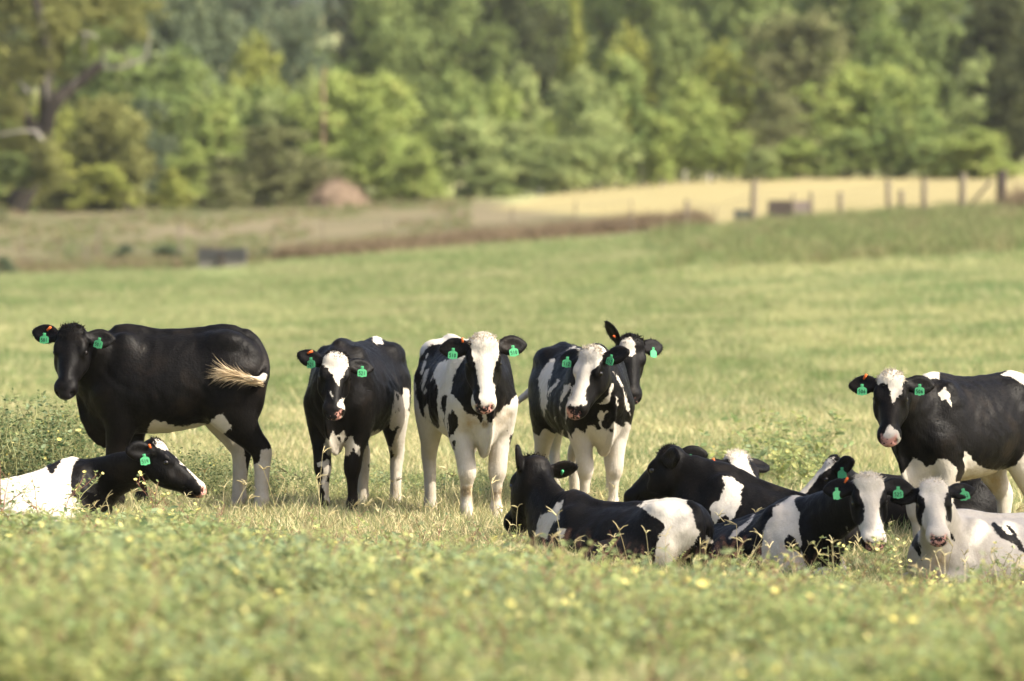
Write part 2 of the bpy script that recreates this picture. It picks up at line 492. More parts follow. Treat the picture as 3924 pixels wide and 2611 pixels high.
def make_cow(sp, h=0.0105):
    rng = np.random.default_rng(sp.get('seed', 1))
    sc = sp.get('s', 1.0); lying = sp['pose'] == 'lie'
    X0 = (sp['px'] - CX) / FPX * sp['d']; Y0 = sp['d']
    Z0 = gh(X0, Y0) + sp.get('dz', 0.0)
    base = np.array([X0, Y0, Z0])
    yaw = R(sp['yaw']); hd = np.array([math.sin(yaw), -math.cos(yaw), 0.0])
    rz = math.atan2(hd[1], hd[0])
    Rw = np.array([[math.cos(rz), -math.sin(rz), 0], [math.sin(rz), math.cos(rz), 0], [0, 0, 1]])   # local -> world
    W2L = lambda p: Rw.T @ (np.asarray(p, float) - base)
    # body frame
    wy = sp.get('w', 1.0) * (1.18 if lying else 1.0); lx = sp.get('lx', .93)
    squash = sp.get('squash', 0.75) if lying else 1.0
    roll = rot('X', sp.get('roll', 0)); pitch = rot('Y', sp.get('pitch', 0))
    zl = sp.get('lift', 0.0)
    def TB(p):
        p = np.array(p, float); p[0] *= lx
        if lying:
            p = p - np.array([0, 0, 0.575]); p[2] *= squash; p[1] *= wy
            p = pitch @ (roll @ p); p[2] += 0.035 + zl
        else:
            p[1] *= wy; p = pitch @ p; p[2] += zl
        return p * sc
    UPB = pitch @ (roll @ np.array([0, 0, 1.0])); FWB = pitch @ np.array([1.0, 0, 0]); SDB = np.cross(UPB, FWB)
    # head frame (world then local)
    hp = sp['head']
    poll = W2L(P(hp['px'], hp['py'], hp['d']))
    hy, hpit, hr = R(hp['yaw']), R(hp['pitch']), hp.get('roll', 0)
    hh = np.array([math.sin(hy), -math.cos(hy), 0])
    f = math.cos(hpit) * hh - math.sin(hpit) * np.array([0, 0, 1.0]); u = math.sin(hpit) * hh + math.cos(hpit) * np.array([0, 0, 1.0])
    if hr:
        q = np.array(Matrix.Rotation(R(hr), 3, Vector((0, 1, 0)))); f = q @ f; u = q @ u     # roll about the viewing direction
    f, u = Rw.T @ f, Rw.T @ u; l = np.cross(u, f)
    hs = sc * hp.get('s', 1.0); hl = hp.get('len', .94)
    H = lambda t, a, b: poll + (f * t * hl + l * a + u * b) * hs
    # bounds
    pts = [TB((-0.72, 0, 1.3)), TB((0.75, 0, 0.5)), TB((0, .42, 1)), TB((0, -.42, 1)), H(.52, 0, -.1), H(0, .34, 0), H(0, -.34, 0), H(0, 0, .1), H(.1, 0, -.25)]
    lo = np.min(pts, 0) - 0.12; hi = np.max(pts, 0) + 0.12
    lo[2] = min(lo[2], -0.06); hi[1] = max(hi[1], 0.45 * sc); lo[1] = min(lo[1], -0.45 * sc)
    tail = sp.get('tail')
    if lying: lo[1] -= 0.15; hi[1] += 0.15; hi[0] += 0.12
    if tail is not None:
        tail = [(q[0] * lx, q[1], q[2]) for q in tail]
        for q in tail: lo = np.minimum(lo, np.array(q) * sc - .06); hi = np.maximum(hi, np.array(q) * sc + .06)
    S = Sculpt(lo, hi, h)
    BODY, NECK, HEAD, LEGF, LEGH, EAR, TAIL = 1, 2, 3, 4, 5, 6, 7
    # torso
    st = []
    for x, zt, zb, hw, tp in TORSO:
        zt2 = zt; c = TB((x, 0, (zt2 + zb) / 2))
        st.append((c, hw * sc * wy, (zt2 - zb) / 2 * sc * (squash if lying else 1), UPB, tp))
    S.tube(st, BODY, 0.02, 10)
    ax3 = [FWB, SDB, UPB]
    for s in (-1, 1):
        S.ell(TB((-.455, s * .135, 1.180)), ax3, [.09 * sc, .05 * sc, .045 * sc], BODY, .12)      # hook bones
        S.ell(TB((-.625, s * .085, 1.125)), ax3, [.05 * sc, .045 * sc, .05 * sc], BODY, .05)      # pin bones
        S.ell(TB((.40, s * .135, .98)), ax3, [.11 * sc, .080 * sc, .25 * sc * squash], BODY, .09)  # shoulder blades
        S.ell(TB((.545, s * .13, .86)), ax3, [.09 * sc, .075 * sc, .10 * sc * squash], BODY, .06)  # points of the shoulder
    S.ell(TB((-.70, 0, .98)), ax3, [.05 * sc, .035 * sc, .16 * sc * squash], BODY, .05, sub=True)
    # spine ridge
    S.tube([(TB((x, 0, z)), .030 * sc, .028 * sc, UPB) for x, z in ((-.60, 1.225), (-.45, 1.262), (-.2, 1.238), (.1, 1.228), (.35, 1.262), (.47, 1.255))], BODY, .05, 3)
    # neck
    n0 = TB((.34, 0, .95)); n1 = TB((.53, 0, .97)); n3 = H(.075, 0, -.105)
    axn = n3 - n1; L = np.linalg.norm(axn)
    n2 = n1 * .5 + n3 * .5 + np.array([0, 0, 1.0]) * sp.get('neckarc', 0.0)
    upn = np.array([-.75, 0, 1.0]); upn = upn / np.linalg.norm(upn)
    upm = upn + UPB * .3
    nw = sp.get('neckw', 1.0); nd = sp.get('neckd', 1.0)
    S.tube([(n0, .165 * sc, .25 * sc * squash, UPB), (n1, .135 * sc * nw, .225 * sc * nd * (1 if not lying else .92), upm), (n2, .100 * sc * nw, .165 * sc * nd, upn), (n3, .082 * sc, .112 * sc * (1 + (nd - 1) * .3), upn - f * .3)], NECK, .06, 6)
    # brisket and dewlap
    if not lying:
        S.ell(TB((.54, 0, .64)), ax3, [.13 * sc, .065 * sc, .12 * sc], BODY, .07)
        S.tube([(TB((.44, 0, .53)), .020 * sc, .05 * sc, UPB), (TB((.58, 0, .53)), .018 * sc, .065 * sc, UPB), (TB((.69, 0, .64)), .018 * sc, .065 * sc, UPB), (TB((.74, 0, .78)), .017 * sc, .06 * sc, UPB), (TB((.76, 0, .90)), .016 * sc, .05 * sc, UPB)], BODY, .035, 4)
    else:
        S.ell(TB((.58, 0, .70)), ax3, [.14 * sc, .13 * sc, .14 * sc], BODY, .09)
    # head
    hd_st = [(.000, .080, .062, -.068), (.05, .099, .085, -.090), (.115, .107, .110, -.108), (.185, .106, .118, -.113), (.26, .091, .103, -.100), (.33, .077, .085, -.084), (.40, .066, .072, -.072), (.455, .069, .060, -.062), (.485, .060, .044, -.060)]
    fw = 1 + .05 * math.sin(sp.get('seed', 1) * 2.1); mw = sp.get('mw', 1 + .06 * math.sin(sp.get('seed', 1) * 1.3 + 1))
    S.tube([(H(t, 0, o), a * hs * (fw if t < .3 else mw), b * hs, u, .10) for t, a, b, o in hd_st], HEAD, .025, 4)
    ah = [f, l, u]
    S.ell(H(.035, 0, -.02), ah, [.055 * hs, .092 * hs, .038 * hs], HEAD, .04)                    # poll
    for s in (-1, 1):
        S.ell(H(.140, s * .084, -.040), ah, [.050 * hs, .027 * hs, .030 * hs], HEAD, .045)         # brow
        S.ell(H(.185, s * .083, -.125), ah, [.085 * hs, .030 * hs, .06 * hs], HEAD, .03)           # cheek
        S.ell(H(.165, s * .124, -.060), ah, [.030 * hs, .018 * hs, .016 * hs], HEAD, .014, sub=True)   # eye socket
        S.ell(H(.31, s * .100, -.055), ah, [.07 * hs, .02 * hs, .03 * hs], HEAD, .04, sub=True)       # hollow below the eye
        S.ell(H(.435, s * .047, -.062), ah, [.055 * hs, .034 * hs, .048 * hs], HEAD, .025)           # lips
    S.ell(H(.455, 0, -.045), ah, [.038 * hs, .065 * hs, .042 * hs], HEAD, .02)                     # muzzle pad
    S.ell(H(.425, 0, -.115), ah, [.050 * hs, .040 * hs, .028 * hs], HEAD, .02)                     # lower lip
    for s in (-1, 1):
        S.ell(H(.487, s * .040, -.042), [f * .5 + u * .86, l, np.cross(f * .5 + u * .86, l)], [.010 * hs, .017 * hs, .020 * hs], HEAD, .008, sub=True)   # nostril
        S.ell(H(.43, s * .062, -.098), ah, [.055 * hs, .02 * hs, .006 * hs], HEAD, .006, sub=True)   # mouth
    # ears
    ears = {}
    for key, s in (('L', 1), ('R', -1)):
        e = sp.get('ears', {}).get(key, (1.0, -.08, -.15))
        ed = l * s * e[0] + f * e[1] + u * e[2]; ed /= np.linalg.norm(ed)
        en = sp.get('earn', {}).get(key, (0, 0, 1))
        et = sp.get('ear_t', 1.0)
        nn = l * s * en[0] + f * en[1] + u * en[2]; nn = nn - ed * nn.dot(ed); nn /= np.linalg.norm(nn)
        wd = np.cross(nn, ed)
        r0 = H(.045, s * .078, -.060)
        es = hs * sp.get('ear_s', .93)
        Q = lambda t, r0=r0, ed=ed, es=es: r0 + ed * t * es
        S.tube([(Q(-.02), .032 * es, .030 * es * et, nn), (Q(.03), .044 * es, .030 * es * et, nn), (Q(.08), .072 * es, .028 * es * et, nn), (Q(.13), .078 * es, .025 * es * et, nn), (Q(.175), .062 * es, .021 * es * et, nn), (Q(.212), .028 * es, .016 * es * et, nn)], EAR, .02, 4)
        S.ell(Q(.125) + nn * .034 * es, [ed, wd, nn], [.085 * es, .042 * es, .024 * es], EAR, .010, sub=True)
        ears[key] = (Q, ed, nn, wd, es)
    # legs
    lw = sp.get('legw', 1.17)
    def leg(pts, part):
        S.tube([(np.array(p) * sc, a * sc * lw, b * sc * lw, (1, 0, .02)) for p, a, b in pts], part, .035, 5)
    if not lying:
        off = sp.get('legs', {})
        for key, s, fr in (('FL', 1, 1), ('FR', -1, 1), ('HL', 1, 0), ('HR', -1, 0)):
            dx, dy = off.get(key, (0, 0))[:2]; bend = off.get(key, (0, 0, 0))[2] if len(off.get(key, ())) > 2 else 0
            y = s
            if fr:
                leg([((.50 * lx, y * .140 * wy, .84), .085, .120), ((.42 * lx + dx * .3, y * .145 * wy + dy * .3, .66), .075, .100), ((.445 * lx + dx * .6 + bend * .5, y * .125 + dy * .6, .50), .056, .066),
                     ((.455 * lx + dx * .8 + bend, y * .115 + dy * .8, .375), .053, .057), ((.440 * lx + dx * .9 + bend * .6, y * .112 + dy * .9, .30), .037, .040), ((.430 * lx + dx, y * .112 + dy, .18), .029, .033),
                     ((.430 * lx + dx, y * .112 + dy, .125), .038, .042), ((.455 * lx + dx, y * .112 + dy, .065), .034, .038), ((.475 * lx + dx, y * .112 + dy, .02), .046, .056), ((.48 * lx + dx, y * .112 + dy, -.02), .050, .060)], LEGF)
            else:
                S.ell(np.array([-.525 * lx + dx * .55, y * .11 * wy, .88]) * sc, np.eye(3), [.105 * sc, .085 * sc, .25 * sc], LEGH, .07)
                leg([((-.42 * lx + dx * .3, y * .13 * wy, .98), .105, .165), ((-.375 * lx + dx * .4, y * .155 * wy + dy * .2, .78), .092, .155), ((-.42 * lx + dx * .6, y * .15 + dy * .4, .64), .070, .110), ((-.48 * lx + dx * .8, y * .14 + dy * .7, .53), .050, .074),
                     ((-.535 * lx + dx * .9, y * .13 + dy * .8, .45), .044, .062), ((-.53 * lx + dx * .95, y * .125 + dy * .9, .34), .037, .046), ((-.515 * lx + dx, y * .125 + dy, .19), .034, .040),
                     ((-.515 * lx + dx, y * .125 + dy, .125), .040, .044), ((-.49 * lx + dx, y * .125 + dy, .065), .035, .040), ((-.47 * lx + dx, y * .125 + dy, .02), .046, .056), ((-.465 * lx + dx, y * .125 + dy, -.02), .050, .060)], LEGH)
    else:
        side = sp.get('side', 1)                                             # the hip that is uppermost / legs stretched to this side
        for s in (-1, 1):
            kn = sp.get('knee', {}).get(s, (.66, s * .20, .10))
            leg([(TB((.48, s * .13, .84)) / sc, .09, .12), ((.44, s * .19, .17), .075, .09), ((.56, s * .20, .12), .058, .066), (kn, .052, .056), ((kn[0] - .10, kn[1] - s * .02, kn[2] - .045), .038, .042), ((kn[0] - .28, kn[1] - s * .04, .035), .034, .036), ((kn[0] - .36, kn[1] - s * .04, .03), .044, .044)], LEGF)
            o = .10 if s == side else 0.0
            S.ell(TB((-.36, s * .17, .84)), ax3, [.24 * sc, .13 * sc, .20 * sc], LEGH, .08)
            leg([(TB((-.36, s * .17, .82)) / sc, .10, .15), ((-.16, s * (.27 + o), .20), .085, .12), ((-.06, s * (.30 + o), .15), .07, .085), ((-.26, s * (.34 + o), .10), .055, .065), ((-.44, s * (.33 + o), .07), .042, .05), ((-.25, s * (.37 + o), .05), .034, .036), ((-.10, s * (.38 + o), .035), .044, .044)], LEGH)
    # tail
    if tail is None:
        tail = [(-.63 * lx, 0, 1.215), (-.69 * lx, 0, 1.17), (-.715 * lx, 0, 1.0), (-.70 * lx, .01, .8), (-.68 * lx, .02, .62)] if not lying else None
        if lying:
            a = TB((-.63, 0, 1.215)) / sc; b = TB((-.69, 0, 1.15)) / sc
            tail = [a, b, (-.74 * lx, .04, .26), (-.70 * lx, .12, .10), (-.6 * lx, .22, .04)]
    S.tube([(np.array(q) * sc, r * sc, r * sc, (0, 1, .1)) for q, r in zip(tail, np.linspace(.040, .017, len(tail)))], TAIL, .025, 5)
    V, F, ids = S.polygonise(2)
    # slight unevenness of muscle and hide
    Fn = np.cross(V[F[:, 2]] - V[F[:, 0]], V[F[:, 3]] - V[F[:, 1]]); Nv = np.zeros_like(V)
    for c4 in range(4):
        for ax in range(3): Nv[:, ax] += np.bincount(F[:, c4], Fn[:, ax], len(V))
    Nv /= np.maximum(np.linalg.norm(Nv, axis=1), 1e-9)[:, None]
    q = V + sp.get('seed', 1) * 3.7
    lump = np.sin(q[:, 0] * 41 + 2 * np.sin(q[:, 2] * 17)) * np.sin(q[:, 1] * 37 + q[:, 2] * 13) * np.sin(q[:, 2] * 33 + 1.5 * np.sin(q[:, 0] * 19))
    rib = np.sin(V[:, 0] / sc * 68) * np.exp(-((V[:, 0] / sc - .02) / .20) ** 2) * np.clip(np.abs(V[:, 1]) / sc / .2 - .4, 0, 1) * (ids == BODY)
    V = V + Nv * (lump * .0035 * (ids <= 2) + lump * .0012 * (ids > 2) + rib * .0008)[:, None]
    # ---- coat: patches are held on the skin vertices, each patch only on the body regions named with it
    Wd = V @ Rw.T + base
    px, py = px_of(Wd)
    sd = np.full(len(V), -40.0 if sp.get('base', 'black') == 'black' else 40.0)
    names = {'B': (BODY,), 'N': (NECK,), 'H': (HEAD,), 'F': (LEGF,), 'K': (LEGH,), 'E': (EAR,), 'T': (TAIL,)}
    for parts, colr, pts in sp.get('coat', []):
        side = None
        if parts[-1] in '+-': side = parts[-1]; parts = parts[:-1]
        msk = np.ones(len(V), bool) if parts == '*' else np.isin(ids, [i for ch in parts for i in names[ch]])
        if side: msk &= (V[:, 1] > 0) if side == '+' else (V[:, 1] < 0)
        if callable(pts): q = pts(V / sc)
        else: q = poly_sd(px[msk], py[msk], pts)
        if callable(pts): q = q[msk]
        sd[msk] = np.maximum(sd[msk], q) if colr == 'w' else np.minimum(sd[msk], -q)
    # nose, hooves
    rel = (V - poll) / hs; tt = rel @ f / hl; ll = rel @ l; uu = rel @ u
    nose = np.clip((tt - .448) / .012, 0, 1) * np.clip((.060 - np.abs(ll)) / .012, 0, 1) * np.clip((uu + .102) / .010, 0, 1) * np.clip((-.006 - uu) / .008, 0, 1) * (ids == HEAD)
    hoof = np.where(((ids == LEGF) | (ids == LEGH)) & (V[:, 2] < .05 * sc), 1.0, 0.0) if not lying else np.zeros(len(V))
    dirt = np.where((ids == LEGF) | (ids == LEGH), np.clip(.70 - V[:, 2] / sc, .08, .6), np.clip((.66 - V[:, 2] / sc) * 2.2, 0, .5) * (ids == BODY)) if not lying else np.clip(.30 - V[:, 2] / sc, 0, .3) * 1.6
    for cx, cy, r in sp.get('dirt', []): dirt = np.maximum(dirt, np.clip(2.4 - 1.5 * np.hypot(px - cx, py - cy) / r, 0, 2) * (1 if r < 30 else .5))
    me = mesh_np('cow_body', V, F)
    fattr(me, 'coat', sd); fattr(me, 'nose', nose); fattr(me, 'hoof', hoof); fattr(me, 'dirt', dirt)
    fattr(me, 'spot', np.full(len(V), sp.get('pink', -.5)) + np.clip(ll * sp.get('pink_side', 0) * 8, -.5, .5))
    cow = empty('cow', base, rz)
    # short coat hair standing off the skin, coloured by the same patches
    nh = 9500; pick = rng.integers(0, len(V), nh); pick = pick[(nose[pick] < .1) & (hoof[pick] < .1)]; nh = len(pick)
    b0 = V[pick]; nv = Nv[pick]; fl_ = np.where((ids[pick] == HEAD)[:, None], f[None], np.array([[-.75, 0, -.65]])) + rng.normal(size=(nh, 3)) * .22
    fl_ = fl_ - nv * (fl_ * nv).sum(1)[:, None]; fl_ /= np.maximum(np.linalg.norm(fl_, axis=1), 1e-6)[:, None]
    dr = fl_ + nv * rng.uniform(.15, .55, (nh, 1)); Lh = rng.uniform(.010, .024, (nh, 1)) * np.where(ids[pick] == HEAD, .6, 1.0)[:, None]; sd2 = np.cross(fl_, nv) * .0016
    HV = np.concatenate([b0 - sd2 - nv * .002, b0 + sd2 - nv * .002, b0 + dr * Lh]); i_ = np.arange(nh)
    hme = mesh_np('coat_hair', HV, np.stack([i_, i_ + nh, i_ + 2 * nh], -1)); fattr(hme, 'coat', np.tile(sd[pick], 3)); fattr(hme, 'dirt', np.tile(dirt[pick], 3))
    tag(link_mesh('coat_hair', hme, M_COAT, cow), kind='stuff')
    tag(cow, sp['label'], 'cow', 'black and white heifers')
    link_mesh('body', me, M_COAT, cow)
    # eyes
    for s in (-1, 1):
        c = H(.165, s * .097, -.058); bmV, bmF = [], []
        n = 8
        for i in range(n + 1):
            for j in range(n):
                th = math.pi * i / n; ph = 2 * math.pi * j / n
                bmV.append(c + .021 * hs * np.array([math.sin(th) * math.cos(ph), math.sin(th) * math.sin(ph), math.cos(th)]))
        for i in range(n):
            for j in range(n): bmF.append((i * n + j, i * n + (j + 1) % n, (i + 1) * n + (j + 1) % n, (i + 1) * n + j))
        link_mesh('eye', mesh_np('eye', bmV, np.array(bmF)[:, ::-1]), M_EYE, cow)
    # forelock
    fl = sp.get('forelock', 'black')
    n = sp.get('flock_n', 420)
    th = rng.uniform(0, 2 * math.pi, n); rr = np.sqrt(rng.uniform(0, 1, n))
    roots = [H(.020 + .058 * r_ * math.cos(t_), .088 * r_ * math.sin(t_), .012 - .030 * r_ * r_) for r_, t_ in zip(rr, th)]
    dirs = [(-f * .45 + u * .22 + l * 1.3 * r_ * math.sin(t_) + f * 1.2 * r_ * math.cos(t_) + rng.normal(size=3) * .25) for r_, t_ in zip(rr, th)]
    strands('forelock', roots, dirs, rng.uniform(.016, .040, n) * hs, .008, M_HAIR[fl], cow, rng, 1.3, 4, .7)
    # ear fringe
    for key, (Q, ed, nn, wd, es) in ears.items():
        n = 70
        a = rng.uniform(0, 2 * math.pi, n)
        roots = [Q(.125 + .085 * math.cos(x)) + wd * es * .050 * math.sin(x) for x in a]
        dirs = [ed * math.cos(x) * .8 + wd * math.sin(x) + nn * .4 + rng.normal(size=3) * .35 for x in a]
        strands('ear_fringe', roots, dirs, rng.uniform(.012, .03, n) * es, .005, M_HAIR['black'], cow, rng, .4, 2, .2)
    # tags
    for tg in sp.get('tags', []):
        Q, ed, nn, wd, es = ears[tg['ear']]
        c = Q(tg.get('t', .11)) + nn * tg.get('off', .060) * es
        zw = np.array([0, 0, 1.0])
        ty = R(tg.get('yaw', 0)); nw_ = Rw.T @ np.array([math.sin(ty), -math.cos(ty), 0.12])
        nw_ /= np.linalg.norm(nw_)
        y = zw - nw_ * zw.dot(nw_); y /= np.linalg.norm(y); x = np.cross(y, nw_)
        ro = R(tg.get('roll', 0)); x, y = x * math.cos(ro) + y * math.sin(ro), y * math.cos(ro) - x * math.sin(ro)
        c = c + zw * tg.get('dz', -.022)
        M = np.eye(4); M[:3, 0] = x; M[:3, 1] = y; M[:3, 2] = nw_; M[:3, 3] = c - y * .026
        tago = add_ear_tag(cow, M.tolist(), tg.get('num'), tg.get('blank', False), tg.get('s', .82))
        if tg.get('pin'):                                    # the pin of a tag seen from behind the ear
            pc = Q(tg.get('t', .11)) - nn * .030 * es
            pm = np.eye(4); pm[:3, 0] = wd; pm[:3, 1] = zw - nn * zw.dot(nn); pm[:3, 1] /= np.linalg.norm(pm[:3, 1]); pm[:3, 0] = np.cross(pm[:3, 1], -nn); pm[:3, 2] = -nn; pm[:3, 3] = pc
            hx, hy2, hz = .008, .017, .006
            V_ = [(a * hx * (1 if b > 0 else .6), b * hy2, c_ * hz) for a in (-1, 1) for b in (-1, 1) for c_ in (-1, 1)]
            F_ = [(0, 1, 3, 2), (4, 6, 7, 5), (0, 4, 5, 1), (2, 3, 7, 6), (0, 2, 6, 4), (1, 5, 7, 3)]
            po = link_mesh('tag_pin', mesh_np('tag_pin', V_, F_), M_TAG, cow, smooth=False); po.matrix_local = Matrix(pm.tolist())
    for bt in sp.get('buttons', []):
        Q, ed, nn, wd, es = ears[bt['ear']]
        c = Q(bt.get('t', .10)); up = wd if wd[2] > 0 else -wd
        c = c + up * bt.get('up', .034) * es + nn * .024
        dx = up * .6 + nn * .5 + ed * bt.get('lean', .3); dx /= np.linalg.norm(dx)
        a = np.cross(dx, nn); a /= np.linalg.norm(a); b = np.cross(dx, a)
        V_, F_ = [], []
        hx, ha = .019, .0062
        for sx in (-1, 1):
            for sa, sb in ((-1, -1), (1, -1), (1, 1), (-1, 1)): V_.append(c + dx * sx * hx + a * sa * ha + b * sb * ha)
        F_ = [(3, 2, 1, 0), (4, 5, 6, 7)] + [(i, (i + 1) % 4, 4 + (i + 1) % 4, 4 + i) for i in range(4)]
        link_mesh('ear_button', mesh_np('ear_button', V_, F_), M_ORANGE, cow, smooth=False)
    # tail switch
    if sp.get('switch'):
        n = 420
        tp = np.array(tail) * sc; end = tp[-1]; d0 = tp[-1] - tp[-2]; d0 /= np.linalg.norm(d0)
        L = sp.get('switch_len', .26)
        roots, dirs, lens = [], [], []
        for i in range(n):
            k = rng.uniform(0, 1)
            roots.append(end - d0 * .16 * (1 - k) * sc + rng.normal(size=3) * .010); dirs.append(d0 + rng.normal(size=3) * .055); lens.append(rng.uniform(.5, 1) * L * (.5 + .5 * k))
        strands('tail_switch', roots, dirs, lens, .007, M_HAIR[sp['switch']], cow, rng, .42, 7, sp.get('switch_droop', .25))
    if 'fluff' in sp:                                        # white tufts along the withers
        for (fx, fy, fd, fr, nfl, colr) in sp['fluff']:
            c = W2L(P(fx, fy, fd)); kd = np.linalg.norm(V - c, axis=1); near = np.argsort(kd)[:max(40, nfl)]
            roots = V[rng.choice(near, nfl)]
            dirs = [np.array([-.6, 0, .8]) + rng.normal(size=3) * .4 for _ in range(nfl)]
            strands('back_tuft', roots, dirs, rng.uniform(.02, .05, nfl), .006, M_HAIR[colr], cow, rng, .4, 3, .3)
    return cow
def Zn(ox, oy, s):
    """patch outlines are written in the pixels of an enlarged crop of the photograph"""
    return lambda *xy: [(ox + x * s, oy + y * s) for x, y in zip(xy[::2], xy[1::2])]
z1, z2, z3, z4 = Zn(0, 1200, .5421), Zn(1050, 1200, .542), Zn(1550, 1200, .542), Zn(2000, 1200, .5102)
z5, z6, z7 = Zn(1900, 1680, .40305), Zn(2700, 1680, .3826), Zn(3150, 1380, .5742)
zC, zD, zG = Zn(0, 1640, .2376), Zn(2650, 1700, .297), Zn(3350, 1780, .2997)
LEGS_WHITE = ('FK', 'w', lambda q: (.585 + .05 * np.sin(q[:, 0] * 11 + q[:, 1] * 7) + .03 * np.sin(q[:, 1] * 31 + q[:, 0] * 23) - q[:, 2]) * 600)
EARS_BLACK = ('E', 'b', lambda q: np.full(len(q), 40.0))
HEAD_BLACK = ('H', 'b', lambda q: np.full(len(q), 40.0))
